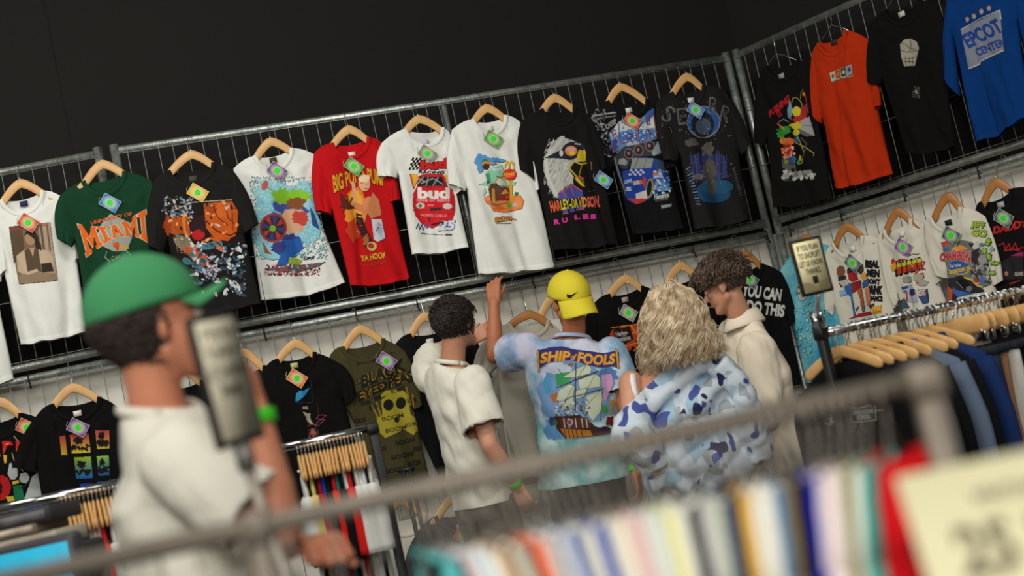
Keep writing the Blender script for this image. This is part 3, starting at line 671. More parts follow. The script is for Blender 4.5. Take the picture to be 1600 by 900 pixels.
def person(name, label, J, face_az, torso_az, skin, shirt_m, pants_m, shirt_len=.0, sleeve=.62, sk=1.0, puff=1.06, pants_z=None, shirt_name='tshirt',
           hands=(), head_up=UP, hair=None, foldamp=1.0, vox=.0060, low=None, wide=1.0, extra_shirt=None, head_pitch=0, head_s=1.0, shoes=True, group=None, neck_cut=.0, bare=None, sleeve_r=(.072, .082), depthf=1.0):
    """J joints in world space: head, neck, sL, sR, eL, eR, wL, wR, hip"""
    tf = azv(torso_az); X = tf.cross(UP); X = (J['sR']-J['sL']).normalized(); Y = tf
    hip = J['hip']; base = Vector((hip.x, hip.y, 0)); root = empty('person', base, label, 'person', group)
    nk = J['neck']; sh = (J['sL']+J['sR'])/2; hw = (J['sR']-J['sL']).length/2
    spine = lambda t: hip + (nk-hip)*t
    Xh = Vector((X.x, X.y, 0)).normalized()
    def rings(k, add=0, low_=None, top=True):
        w_ = wide; L = []
        if low_ is not None: L.append((hip+(hip-nk).normalized()*low_, Xh*(.172*k*w_+add), Y*(.125*k*depthf+add)))
        for t, a, b_ in ((0, .168, .122), (.2, .155, .112), (.42, .152, .108), (.62, .172, .118), (.78, .182, .115)):
            if t > .5 and spine(t).z > sh.z-.075: continue
            L.append((spine(t), (Xh*(1-t)+X*t).normalized()*(a*k*w_+add), Y*(b_*k*depthf+add)))
        L.append((sh+(nk-sh)*.0 - UP*.035, X*((hw+.012)*k), Y*(.092*k*depthf+add))); L.append((sh+(nk-sh)*.35, X*((hw-.03)*k), Y*(.078*k+add)))
        L.append((sh+(nk-sh)*.72, X*(.098*k), Y*(.068*k+add))); L.append((nk, X*(.064*k+add*.3), Y*(.060*k+add*.3)))
        return L
    # --- body
    b = MB(); loft(b, rings(.84))
    for q in 'LR':
        sP, eP, wP = J['s'+q], J['e'+q], J['w'+q]
        b.cap(sP, eP, .054*sk, .040*sk); b.cap(eP, eP+(wP-eP)*.35, .040*sk, .041*sk); b.cap(eP+(wP-eP)*.3, wP, .041*sk, .025*sk)
    b.cap(nk-UP*.05, J['head']+Vector((0,0,-.055))-azv(face_az)*.022, .058*sk, .054*sk)
    hf = azv(face_az); hup = head_up; 
    if head_pitch: 
        rt_ = hf.cross(UP); M_ = Matrix.Rotation(math.radians(head_pitch), 3, rt_); hf = M_ @ hf; hup = M_ @ head_up
    P, ax = head(b, J['head'], hf, hup, head_s)
    for h in hands: hand(b, *h)
    knee = []
    for q, sg in (('L', -1), ('R', 1)):
        hp = hip + Xh*(sg*.09) - UP*.04; kn = Vector((hp.x, hp.y, hp.z*.53)) + tf*.03 + Xh*sg*.02; an = Vector((kn.x, kn.y, .09)) - tf*.05 + Xh*sg*.015
        b.cap(hp, kn, .080, .054); b.cap(kn, kn+(an-kn)*.3, .054, .055); b.cap(kn+(an-kn)*.3, an, .055, .036); b.cap(an-UP*.03, an-UP*.055+tf*.14, .036, .030); knee.append((hp, kn, an))
    body = skin_obj(grow(b, vox, 5), 'body', skin, root)
    # --- shirt
    def fold(co, n, amp=foldamp):
        p = co; h = (p.z-hip.z)/(nk.z-hip.z)
        a = N(p.x*9+p.y*5, p.z*2.2+p.x*3, 3.1)*.013 + N((p.x+p.z*.7)*13, (p.z-p.x*.7)*3.2, p.y*9)*.011 + N(p.x*24+p.z*10, p.z*6, p.y*20)*.0045 + abs(N(p.x*5-p.z*9, p.y*7, p.z*3))*.010
        return float((a-.002)*amp*(1.15-.45*max(0, min(1, h))))
    b = MB(); loft(b, rings(puff, .012, shirt_len+.12), p=2.2); cuts = []
    for q in 'LR':
        sP, eP, wP = J['s'+q], J['e'+q], J['w'+q]
        if sleeve <= 1:
            e = sP+(eP-sP)*sleeve; b.cap(sP, sP+(eP-sP)*sleeve*.3, sleeve_r[0], sleeve_r[0]); b.tube([sP, sP+(e-sP)*.5, e], [sleeve_r[0], (sleeve_r[0]+sleeve_r[1])/2, sleeve_r[1]], 20); d = (eP-sP).normalized(); cuts.append((q, e, d))
        else:
            b.cap(sP, eP, sleeve_r[0], sleeve_r[1]*.9); k_ = sleeve-1; e2 = eP+(wP-eP)*k_; b.tube([eP, e2], [sleeve_r[1]*.9, sleeve_r[1]*.70], 20); cuts.append((q, e2, (wP-eP).normalized()))
    if extra_shirt: extra_shirt(b, J)
    down = (hip-nk).normalized(); down = Vector((down.x*.3, down.y*.3, down.z)).normalized()
    bm = grow(b, vox*1.25, 4, fold, ((hip+down*shirt_len, down),))
    # cuffs: open the flat ends
    for q, co, no in cuts:
        dele = []
        for f in bm.faces:
            v = f.calc_center_median()-co
            if v.length < .13 and abs(v.dot(no)) < .022 and f.normal.dot(no) > .6: dele.append(f)
        bmesh.ops.delete(bm, geom=dele, context='FACES')
    # neck opening
    nd = (J['head']-nk).normalized()
    bmesh.ops.delete(bm, geom=[f for f in bm.faces if (f.calc_center_median()-nk).dot(nd) > neck_cut-.004 and (f.calc_center_median()-nk).length < .13], context='FACES')
    if bare: bare(bm)
    top = skin_obj(bm, shirt_name, shirt_m, root, thick=.004)
    if shirt_name == 'tshirt':
        rx = X*.078*puff; cc = nk - UP*.014 + Y*.002
        MB().tube([cc + rx*math.cos(i*math.pi/12) + Y*(.073*puff*math.sin(i*math.pi/12)) - UP*(.016*math.sin(i*math.pi/12)) for i in range(25)], .0065, 8, flat=1.7).build('collar', shirt_m, root)
    # --- trousers
    b = MB()
    loft(b, [(hip-UP*.12, Xh*.178, Y*.132), (hip, Xh*.178, Y*.13), (hip+UP*.08, Xh*.165, Y*.122)])
    for hp, kn, an in knee: b.cap(hp, kn, .100, .078); b.cap(kn, Vector((an.x, an.y, an.z-.02)), .078, .068)
    zc = low if low is not None else .06
    ptr = skin_obj(grow(b, vox*1.7, 4, lambda c, n: fold(c, n, 1), ((hip+UP*.07, UP), (Vector((0, 0, zc)), -UP))), 'trousers', pants_m, root, thick=.004)
    for hp, kn, an in knee:
        b = MB(); c = an+tf*.05-UP*.045; ax3 = (tf.cross(UP), tf, UP); b.ell(c-UP*.0, (.048, .135, .052), ax3); b.box(c-UP*.034, .044, .13, .012, ax3, .01).build('shoe', mat((215, 212, 205), rough=.6), root)
    return root, body, top, P, ax
def strands(name, m, parent, roots, n, r, steps=14, rnd=None, taper=.35):
    """hair: n tapering locks, each grown by roots(rng) -> (points); one mesh"""
    rnd = rnd or random.Random(3); b = MB()
    for _ in range(n):
        pts = roots(rnd); L = len(pts); k = rnd.uniform(.7, 1.3)
        b.tube(pts, [r*k*(1-(1-taper)*(i/(L-1))**2) for i in range(L)], 5, cap=True)
    return b.build(name, m, parent)
def scalp_dir(rnd, lo, hi):
    a = rnd.uniform(0, 2*math.pi); z = rnd.uniform(lo, hi); s_ = math.sqrt(1-z*z); return s_*math.cos(a), s_*math.sin(a), z
GREENB = mat((70, 205, 40), rough=.5)
def band(parent, a, b_, r, col=GREENB, w_=.012, name='wristband'):
    d = (b_-a).normalized(); MB().tube([a-d*w_, a-d*w_*.9, a+d*w_*.9, a+d*w_], [r*.98, r, r, r*.98], 20).build(name, col, parent)
A = at
JE = azv(0)
# ---- the man in the yellow cap, seen from behind
J = dict(head=A(890, 470, 6.70), neck=A(893, 524, 6.72), sL=A(826, 548, 6.74), sR=A(956, 552, 6.68), eL=A(773, 556, 6.95), wL=A(772, 470, 7.02), eR=A(982, 650, 6.62), wR=A(994, 742, 6.52), hip=A(912, 742, 6.72))
hL = (J['wL'], A(769, 425, 7.06)-J['wL'], Vector((.3, 1, .1)), -1, (30, 38, 48, 58), 5, 1.0, 60)
hR = (J['wR'], A(1004, 785, 6.5)-J['wR'], Vector((-1, .3, 0)), 1, (25, 30, 35, 40), 3, .98, 20)
TIE_DYE = mat((92, 176, 190), rough=.95, bump=.35, bscale=14, spec=.12, c2=(180, 178, 220), nscale=7)
nt = TIE_DYE.node_tree; ramp = [n for n in nt.nodes if n.type == 'VALTORGB'][0]
e = ramp.color_ramp.elements.new(.52); e.color = (*lin((196, 206, 224)), 1); e = ramp.color_ramp.elements.new(.44); e.color = (*lin((120, 178, 208)), 1)
bs = nt.nodes['Principled BSDF']; tcn = [n for n in nt.nodes if n.type == 'TEX_COORD'][0]; sx = nt.nodes.new('ShaderNodeSeparateXYZ'); nt.links.new(tcn.outputs['Object'], sx.inputs[0])
n2 = nt.nodes.new('ShaderNodeTexNoise'); n2.inputs['Scale'].default_value = 5; nt.links.new(tcn.outputs['Object'], n2.inputs['Vector'])
ad = nt.nodes.new('ShaderNodeMath'); ad.operation = 'MULTIPLY_ADD'; nt.links.new(n2.outputs[0], ad.inputs[0]); ad.inputs[1].default_value = .7; nt.links.new(sx.outputs[2], ad.inputs[2])
mr = nt.nodes.new('ShaderNodeMapRange'); mr.inputs[1].default_value = 1.45; mr.inputs[2].default_value = 1.78; nt.links.new(ad.outputs[0], mr.inputs[0])
r2 = nt.nodes.new('ShaderNodeValToRGB'); n3 = nt.nodes.new('ShaderNodeTexNoise'); n3.inputs['Scale'].default_value = 11; n3.inputs['Detail'].default_value = 6; nt.links.new(tcn.outputs['Object'], n3.inputs['Vector']); nt.links.new(n3.outputs[0], r2.inputs[0])
r2.color_ramp.elements[0].position = .40; r2.color_ramp.elements[0].color = (*lin((86, 178, 182)), 1); r2.color_ramp.elements[1].position = .66; r2.color_ramp.elements[1].color = (*lin((190, 220, 222)), 1)
r3 = nt.nodes.new('ShaderNodeValToRGB'); nt.links.new(n3.outputs[0], r3.inputs[0]); r3.color_ramp.elements[0].position = .36; r3.color_ramp.elements[0].color = (*lin((140, 168, 204)), 1); r3.color_ramp.elements[1].position = .58; r3.color_ramp.elements[1].color = (*lin((204, 206, 228)), 1)
mx = nt.nodes.new('ShaderNodeMix'); mx.data_type = 'RGBA'; nt.links.new(mr.outputs[0], mx.inputs[0]); nt.links.new(r2.outputs[0], mx.inputs[6]); nt.links.new(r3.outputs[0], mx.inputs[7]); nt.links.new(mx.outputs[2], bs.inputs['Base Color'])
pc, bc, tc_, Pc, axc = person('person', 'man in backwards yellow cap and tie-dye shirt, arm raised to a hem', J, math.radians(-24), math.radians(2), SKIN2, TIE_DYE, mat((52, 50, 50), rough=.9),
    shirt_len=.035, sleeve=.60, hands=(hL, hR), foldamp=.9, wide=1.14, puff=1.10, low=.55, sleeve_r=(.080, .092), depthf=1.05)
TOPC = tc_
YEL = mat((222, 205, 50), rough=.8, bump=.25, bscale=120)
def cap(par, P, ax, s, m, name, back, brim_len=.075, brim_drop=.03, tilt=0, brim_curve=.5):
    fwd = -1 if back else 1
    rt, fw, up = ax; up2 = (up + fw*tilt).normalized(); fw2 = (fw-up2*fw.dot(up2)).normalized(); ax2 = (rt, fw2, up2); c = P(0, -.012, .034)
    vs, fs = [], []; nu, nv = 36, 14
    for j in range(nv+1):
        t = math.pi/2*1.06*j/nv
        for i in range(nu):
            a = 2*math.pi*i/nu; seam = 1-.010*abs(math.cos(3*a))**24
            vs.append(c + (rt*(.088*math.sin(t)*math.cos(a)) + fw2*(.108*math.sin(t)*math.sin(a)))*s*seam + up2*(.098*math.cos(t))*s)
    fs = [(j*nu+i, (j+1)*nu+i, (j+1)*nu+(i+1) % nu, j*nu+(i+1) % nu) for j in range(nv) for i in range(nu)]
    o = MB().add(vs, fs).build(name, m, par); md = o.modifiers.new('thickness', 'SOLIDIFY'); md.thickness = .003
    MB().ell(c+up2*.099*s, (.007, .007, .005), ax2).build('button', m, o)
    vs, fs = [], []; n = 18; mrow = 8
    for j in range(mrow+1):
        for i in range(n+1):
            a = math.radians(-62+124*i/n); x = .088*math.sin(a); y0 = .104*math.cos(a); k = j/mrow
            y = y0 + brim_len*k*max(0, math.cos(a*1.25))**.5; dz = -.004 - brim_drop*k - (.055*(x/.088)**2)*(.2+brim_curve*k)
            vs.append(c + (rt*x*(1+.02*k) + fw2*(fwd*y) + up2*dz)*s)
    fs = [(j*(n+1)+i, j*(n+1)+i+1, (j+1)*(n+1)+i+1, (j+1)*(n+1)+i) for j in range(mrow) for i in range(n)]
    br = MB().add(vs, fs).build('brim', m, o); md = br.modifiers.new('thickness', 'SOLIDIFY'); md.thickness = .004
    return o
HAIRB = mat((34, 26, 22), rough=.5, spec=.4); HAIRD = mat((40, 28, 22), rough=.5, spec=.4); HAIRL = mat((224, 208, 178), rough=.5, spec=.4, c2=(160, 132, 98), nscale=26)
HAIRM = mat((96, 76, 62), rough=.45, spec=.5, c2=(52, 38, 32), nscale=22)
ycap = cap(pc, Pc, axc, 1.12, YEL, 'cap', True, brim_len=.07, brim_drop=.05, tilt=-.36)
def flow_hair(P, lo=-.5, hi=1, ln=.05, lift=.12, flow=(0, .5, 0), curl=0, turns=2.0, face=.25, down=.6, R=(.080, .100, .094)):
    """locks that lie along the scalp: they leave it a little, then are kept at least lift above it"""
    C = P(0, -.014, .028); rt, fw, up = (P(1, 0, 0)-P(0, 0, 0)), (P(0, 1, 0)-P(0, 0, 0)), (P(0, 0, 1)-P(0, 0, 0)); sc_ = rt.length; rt, fw, up = rt/sc_, fw/sc_, up/sc_
    def f(rnd):
        while True:
            x, y, z = scalp_dir(rnd, lo, hi)
            if not (z < .42 and y > face) : break
        q = C + (rt*x*R[0]+fw*y*R[1]+up*z*R[2])*sc_; nrm = (rt*x/R[0]+fw*y/R[1]+up*z/R[2]).normalized()
        fl = rt*flow[0]+fw*flow[1]+up*flow[2]; d = (nrm*.8 + fl*max(0, z+.2) - up*down*max(0, .8-z) + rt*rnd.uniform(-.35, .35) + fw*rnd.uniform(-.25, .25)).normalized()
        L = ln*rnd.uniform(.65, 1.2)*(1 if z > .1 else .75); ph = rnd.uniform(0, 6.28); pts = [q-nrm*.006]; n_ = 10 if curl else 7; hl = lift*rnd.uniform(.5, 1.25); sd_ = nrm.cross(d); sd_ = sd_.normalized() if sd_.length > .01 else rt
        for i in range(1, n_+1):
            k = i/n_; d = (d + fl*.25 - up*down*.28 - nrm*.12).normalized(); q = q + d*(L/n_); v = q-C
            e = Vector((v.dot(rt)/R[0]/sc_, v.dot(fw)/R[1]/sc_, v.dot(up)/R[2]/sc_)); m_ = 1+hl*min(1, k*2)
            if e.length < m_: q = C + v*(m_/e.length)
            pts.append(q + (sd_*math.sin(ph+k*6.28*turns)+nrm*math.cos(ph+k*6.28*turns))*curl*min(1, k*2.5))
        return pts
    return f
def scalp(par, P, ax, m, k=1.0, s=1.0):
    o = MB().ell(P(0, -.022, .034), (.081*s*k, .097*s*k, .090*s*k), ax, 24, 16).build('scalp', m, par); return o
strands('hair', HAIRD, pc, flow_hair(Pc, lo=-.72, hi=-.12, ln=.02, lift=.03, face=.2, down=1), 900, .0026, rnd=random.Random(5))
dw = (J['wR']-J['eR']).normalized(); band(pc, J['wR']-dw*.03, J['wR'], .031)
# ---- the dark-haired man in a plain white t-shirt
J = dict(head=A(711, 504, 6.46), neck=A(703, 562, 6.50), sL=A(676, 590, 6.66), sR=A(738, 596, 6.34), eL=A(672, 552, 6.9), wL=A(738, 530, 7.0), eR=A(765, 695, 6.22), wR=A(810, 762, 6.28), hip=A(752, 768, 6.48))
hL = (J['wL'], A(765, 512, 7.03)-J['wL'], Vector((0, 1, -.2)), 1, (30, 35, 40, 45), 4, 1.0, 40)
hR = (J['wR'], A(838, 822, 6.30)-J['wR'], Vector((.5, 1, 0)), -1, (28, 34, 38, 44), 3, 1.0, 35)
TEE = mat((224, 221, 208), rough=.95, bump=.35, bscale=14, spec=.1)
pb, bb, tb, Pb, axb = person('person', 'dark-haired man in plain white t-shirt left of the yellow cap man', J, math.radians(38), math.radians(42), SKIN, TEE, mat((84, 82, 76), rough=.9),
    shirt_len=.055, sleeve=.74, hands=(hL, hR), foldamp=1.25, puff=1.08, wide=1.0, sleeve_r=(.078, .094), head_pitch=4)
dw = (J['wR']-J['eR']).normalized(); band(pb, J['wR']-dw*.025, J['wR'], .032)
dw = (J['wL']-J['eL']).normalized(); band(pb, J['wL']-dw*.005, J['wL'], .031, CHROME, .008, 'watch')
scalp(pb, Pb, axb, HAIRB)
strands('hair', HAIRB, pb, flow_hair(Pb, lo=-.66, ln=.06, lift=.10, flow=(.2, .55, .1), down=.8, curl=.002, face=.3), 2400, .0026, rnd=random.Random(8))
# ---- the curly-haired man in profile, cream jacket
J = dict(head=A(1131, 446, 6.50), neck=A(1160, 497, 6.54), sL=A(1182, 548, 6.36), sR=A(1150, 520, 6.72), eL=A(1196, 640, 6.28), wL=A(1130, 690, 6.30), eR=A(1128, 610, 6.80), wR=A(1090, 640, 6.9), hip=A(1206, 718, 6.52))
hL = (J['wL'], A(1100, 700, 6.32)-J['wL'], Vector((0, 1, 0)), 1, (35, 40, 45, 50), 3, 1.0, 30)
hR = (J['wR'], A(1060, 650, 6.9)-J['wR'], Vector((0, 1, 0)), -1, (35, 40, 45, 50), 3, 1.0, 30)
CREAM = mat((232, 220, 200), rough=.9, bump=.3, bscale=10, spec=.15)
pe, be, te, Pe, axe = person('person', 'curly-haired young man in profile wearing a cream collared jacket', J, math.radians(-68), math.radians(-62), SKIN, CREAM, mat((120, 108, 92), rough=.9),
    shirt_len=.06, sleeve=1.86, hands=(hL, hR), foldamp=1.3, puff=1.16, wide=1.04, sleeve_r=(.088, .092), shirt_name='jacket', head_pitch=-14, depthf=1.12)
face_bits(pe, Pe, axe, 1.0, None, HAIRM)
# jacket collar
bk = MB(); rt, fw, up = azv(math.radians(-62)).cross(UP), azv(math.radians(-62)), UP; nk = J['neck']; V_ = []; Fc = []
for i in range(25):
    a = math.radians(-150+300*i/24); o_ = -fw*math.cos(a)*.085+rt*math.sin(a)*.085
    for k, (rr_, zz) in enumerate(((.84, -.018), (.80, .030), (.92, .034), (1.20, -.024), (1.17, -.032))): V_.append(nk+o_*rr_+UP*(zz-.012*(1-math.cos(a)))-fw*.0)
for i in range(24):
    for k in range(4): Fc.append((i*5+k, i*5+k+1, (i+1)*5+k+1, (i+1)*5+k))
bk.add(V_, Fc).build('collar', CREAM, pe).modifiers.new('t', 'SOLIDIFY').thickness = .004
scalp(pe, Pe, axe, HAIRM)
strands('hair', HAIRM, pe, flow_hair(Pe, lo=.02, ln=.075, lift=.26, flow=(-.1, .6, .15), down=.35, curl=.0095, turns=1.7, face=.55), 1500, .0034, rnd=random.Random(4))
strands('short_side_hair', HAIRM, pe, flow_hair(Pe, lo=-.62, hi=.1, ln=.02, lift=.03, down=1, face=.1), 1100, .0022, rnd=random.Random(14))
# ---- the blonde woman, jacket slipping off her shoulders
J = dict(head=A(1051, 490, 6.02), neck=A(1052, 556, 6.02), sL=A(986, 598, 6.00), sR=A(1122, 586, 6.00), eL=A(990, 680, 5.86), wL=A(1030, 740, 5.9), eR=A(1168, 672, 5.9), wR=A(1186, 700, 6.1), hip=A(1090, 745, 6.04))
hL = (J['wL'], A(1045, 790, 5.95)-J['wL'], Vector((1, 1, 0)), 1, (30, 35, 40, 45), 3, .9, 30)
hR = (J['wR'], A(1200, 740, 6.3)-J['wR'], Vector((-1, 0, 0)), 1, (30, 35, 40, 45), 3, .9, 30)
CAMO = mat((206, 216, 226), rough=.8, bump=.3, bscale=10, spec=.25, c2=(196, 208, 220), nscale=5)
nt = CAMO.node_tree; bs = nt.nodes['Principled BSDF']; tcn = [n for n in nt.nodes if n.type == 'TEX_COORD'][0]
def layer(prev, scale, lo, col, seed):
    mp = nt.nodes.new('ShaderNodeMapping'); mp.inputs['Location'].default_value = (seed, seed*2, seed*3); mp.inputs['Scale'].default_value = (1, 1, .8); nt.links.new(tcn.outputs['Object'], mp.inputs[0])
    n = nt.nodes.new('ShaderNodeTexNoise'); n.inputs['Scale'].default_value = scale; n.inputs['Detail'].default_value = 1.5; nt.links.new(mp.outputs[0], n.inputs['Vector'])
    r = nt.nodes.new('ShaderNodeValToRGB'); r.color_ramp.elements[0].position = lo; r.color_ramp.elements[1].position = lo+.012; nt.links.new(n.outputs[0], r.inputs[0])
    mx = nt.nodes.new('ShaderNodeMix'); mx.data_type = 'RGBA'; nt.links.new(r.outputs[0], mx.inputs[0]); nt.links.new(prev, mx.inputs[6]); mx.inputs[7].default_value = (*lin(col), 1); return mx.outputs[2]
prev = [n for n in nt.nodes if n.type == 'VALTORGB'][0].outputs[0]
for a_ in ((9, .56, (160, 190, 210), 3.1), (10, .60, (160, 168, 174), 9.7), (12, .615, (70, 84, 152), 5.3), (15, .68, (36, 40, 80), 14.3)): prev = layer(prev, *a_)
nt.links.new(prev, bs.inputs['Base Color'])
def puffy(b, J):
    for pts_, r_ in ((((975, 650), (1010, 640), (1060, 600), (1110, 560)), .034), (((985, 672), (1030, 668), (1085, 632), (1130, 590)), .040), (((1120, 570), (1150, 600), (1172, 660), (1186, 720)), .055), (((1000, 700), (1040, 720), (1080, 760)), .050), (((1015, 760), (1050, 745), (1100, 745)), .045)):
        b.tube([A(x, y, 5.90) for x, y in pts_], r_, 12)
    for (px, py, d, rx, ry) in ((1075, 700, 5.93, .17, .16), (1130, 700, 5.93, .14, .16)):
        b.ell(A(px, py, d), (rx, .10, ry), None, 20, 12)
pl1, pl2, pl3 = A(962, 650, 5.9), A(1062, 556, 5.9), A(1062, 556, 6.3)
nrm_ = (pl2-pl1).cross(pl3-pl1).normalized(); nrm_ = nrm_ if nrm_.z > 0 else -nrm_
def bare(bm):
    bmesh.ops.delete(bm, geom=[f for f in bm.faces if (f.calc_center_median()-pl1).dot(nrm_) > .0 and (f.calc_center_median()-pl2).dot(_r0) < .09], context='FACES')
pd, bd_, td, Pd, axd = person('person', 'woman with wavy blonde hair and blue and white jacket, seen from behind', J, math.radians(6), math.radians(4), SKIN, CAMO, mat((150, 150, 148), rough=.9),
    shirt_len=.07, sleeve=1.8, hands=(hL, hR), foldamp=2.1, puff=1.16, wide=1.05, sleeve_r=(.085, .100), shirt_name='jacket', extra_shirt=puffy, bare=bare, head_s=.95, sk=1.0)
# white strap top
bvd = bvh_of(bd_)
def on_body(px, py, off=.003):
    r = ray(px, py).normalized(); h, n, i, d = bvd.ray_cast(CAM, r); return h - r*off if h else None
for path in (((992, 574), (989, 584), (989, 596), (992, 610), (998, 626), (1004, 640)), ((1090, 552), (1094, 580), (1092, 612), (1084, 640))):
    V_ = []
    for (x, y) in path:
        a_, b_ = on_body(x-4.5, y), on_body(x+4.5, y)
        if a_ and b_: V_ += [a_, b_]
    if len(V_) < 4: continue
    MB().add(V_, [(2*i, 2*i+1, 2*i+3, 2*i+2) for i in range(len(V_)//2-1)]).build('strap', mat((232, 230, 226), rough=.8), pd).modifiers.new('t', 'SOLIDIFY').thickness = .003
def wavy(rnd):
    x, y, z = scalp_dir(rnd, -.25, 1)
    if y > .35: y = -y*rnd.random()
    p = Pd(x*.076, y*.094-.014, z*.090+.028); out = (p-Pd(0, 0, 0)).normalized(); pts = [p-out*.004]; L = rnd.uniform(.17, .29)+.07*(z+.2); ph = rnd.uniform(0, 6.3); d = (out*.9+UP*.35).normalized(); q = Vector(p); n_ = 20; sd_ = rnd.uniform(-.12, .12)
    cl = round(math.atan2(y, x)*3.2)+round(z*2.5)*7; ph = (cl*1.9) % 6.3 + rnd.uniform(-.5, .5); fr = 12+(cl*2.3) % 5; d = (d + Vector((math.sin(cl*1.7), math.cos(cl*2.1), 0))*.25).normalized()
    for i in range(1, n_+1):
        k = i/n_; d = (d*.62 + Vector((out.x*.26+sd_, out.y*.26-.02, -1))*.42).normalized(); q = q + d*(L/n_)
        rel = q-Pd(0, -.01, .0); rh = Vector((rel.x, rel.y, 0)); mn = .080+.034*min(1, k*1.5)
        if rh.length < mn and rel.z < .09: q = q + rh.normalized()*(mn-rh.length)*.5
        s_ = Vector((out.y, -out.x, 0)).normalized(); pts.append(q + (s_*math.sin(ph+k*fr)+out*math.cos(ph+k*fr)*.8)*.019*min(1, k*2))
    return pts
strands('hair', HAIRL, pd, wavy, 2600, .0022, rnd=random.Random(2), taper=.25)
# ---- the man in the green cap, nearest the camera
J = dict(head=A(238, 506, 2.74), neck=A(246, 630, 2.76), sL=A(272, 680, 2.96), sR=A(284, 716, 2.58), eL=A(392, 862, 2.9), wL=A(452, 856, 2.66), eR=A(440, 826, 2.52), wR=A(400, 640, 2.56), hip=A(330, 1010, 2.76))
hL = (J['wL'], A(540, 838, 2.58)-J['wL'], Vector((.3, -.2, -1)), 1, (95, 100, 100, 105), 1, 1.2, 60)
hR = (J['wR'], A(372, 560, 2.56)-J['wR'], Vector((-1, .3, 0)), 1, (40, 45, 50, 55), 3, 1.0, 40)
GCAP = mat((62, 142, 92), rough=.85, bump=.25, bscale=120)
pa, ba, ta, Pa, axa = person('person', 'blurred man nearest the camera in green cap and white t-shirt', J, math.radians(62), math.radians(66), SKIN3, TEE, mat((40, 42, 50), rough=.9),
    shirt_len=.10, sleeve=.78, hands=(hL, hR), foldamp=.7, puff=1.05, wide=.96, sleeve_r=(.078, .092), depthf=1.0, sk=.96, head_s=1.02)
gc = cap(pa, Pa, axa, 1.07, GCAP, 'cap', False, brim_len=.058, brim_drop=-.012, tilt=-.13, brim_curve=.75)
face_bits(pa, Pa, axa, 1.02, None, HAIRD)
strands('hair', HAIRD, pa, flow_hair(Pa, lo=-.86, hi=.0, ln=.05, lift=.10, down=.8, curl=.004, face=.12), 1500, .0034, rnd=random.Random(6))
dw = (J['wR']-J['eR']).normalized(); band(pa, J['wR']-dw*.015, J['wR'], .034)
# ------------------------------------------------------------------ clothes rails
def garment(name, m, label, group, w_=.44, h=.68, t=.022, sleeve=.2, long=False, seed=0, neckw=.075, cat='t-shirt', jacket=False, slope=.055, fa_=.018):
    """a garment hanging from a hanger, modelled round its own origin (the hanger neck): x across, y along the rail"""
    P_, F_ = [], []; nu, nv = 26, 22; rr = random.Random(seed)
    def topz(x): return -slope*min(1, max(0, (abs(x)-neckw)/(w_/2-neckw)))**1.2 - (.05*(1-(x/neckw)**2) if abs(x) < neckw else 0)
    for side in (1, -1):
        base = len(P_)
        for j in range(nv+1):
            v = (j/nv)**1.8
            for i in range(nu+1):
                u = i/nu*2-1; x = u*w_/2*(1-.0*v); z0 = topz(x if side > 0 else (x if abs(x) > neckw else neckw)) if True else 0; z = z0 + (-h-z0)*v
                d = t*math.sqrt(max(0, 1-abs(u)**4))*(math.sqrt(min(1, v*22)) if abs(x) > neckw else .5+.5*min(1, v*22)); f = fa_*N(u*3+seed, v*2.2)*min(1, v*3)+fa_*.33*N(u*9, v*4+seed)
                P_.append(Vector((x, side*d + f, z)))
        for j in range(nv):
            for i in range(nu):
                q = (base+j*(nu+1)+i, base+(j+1)*(nu+1)+i, base+(j+1)*(nu+1)+i+1, base+j*(nu+1)+i+1); F_.append(q if side < 0 else q[::-1])
    mb = MB().add(P_, F_)
    for sg in (-1, 1):
        a = Vector((sg*(w_/2-.03), 0, -slope-.02)); ln = .62 if long else sleeve
        pts = [a + Vector((sg*.035*math.sin(min(1, k*2.2)*1.5), .01*N(k*3, seed, sg), -ln*k)) for k in [i/10 for i in range(11)]]
        mb.tube(pts, [.05+.02*min(1, k/3) - (.022*k/10 if long else 0) for k in range(11)], 14, flat=1.0)
    # flatten the sleeves a little
    for i in range(len(P_), len(mb.v)): mb.v[i].y *= .52
    o = obj(name, mb.v, mb.f, m); ORG[o.name] = Vector()
    tag(o, label, cat, group); 
    if jacket:
        cb = MB(); cb.tube([Vector((neckw*1.05*math.cos(a), .034*math.sin(a)*1.0, .004-.03*max(0, math.sin(a)))) for a in [i*math.pi/12 for i in range(25)]], .016, 8, flat=1.6); cb.build('collar', m, o)
        MB().box((0, -t-.004, -.34), .012, .003, .30).build('placket', m, o)
    else:
        for dz, sg in ((-.05, -1), (0, 1)):
            MB().tube([Vector((neckw*q, sg*.010, -.004+dz*(1-q*q))) for q in [i/8-1 for i in range(17)]], .006, 6).build('collar', m, o)
    return o
GREY = mat((112, 106, 98), rough=.5, metal=.35, noise_amt=.2, nscale=20)
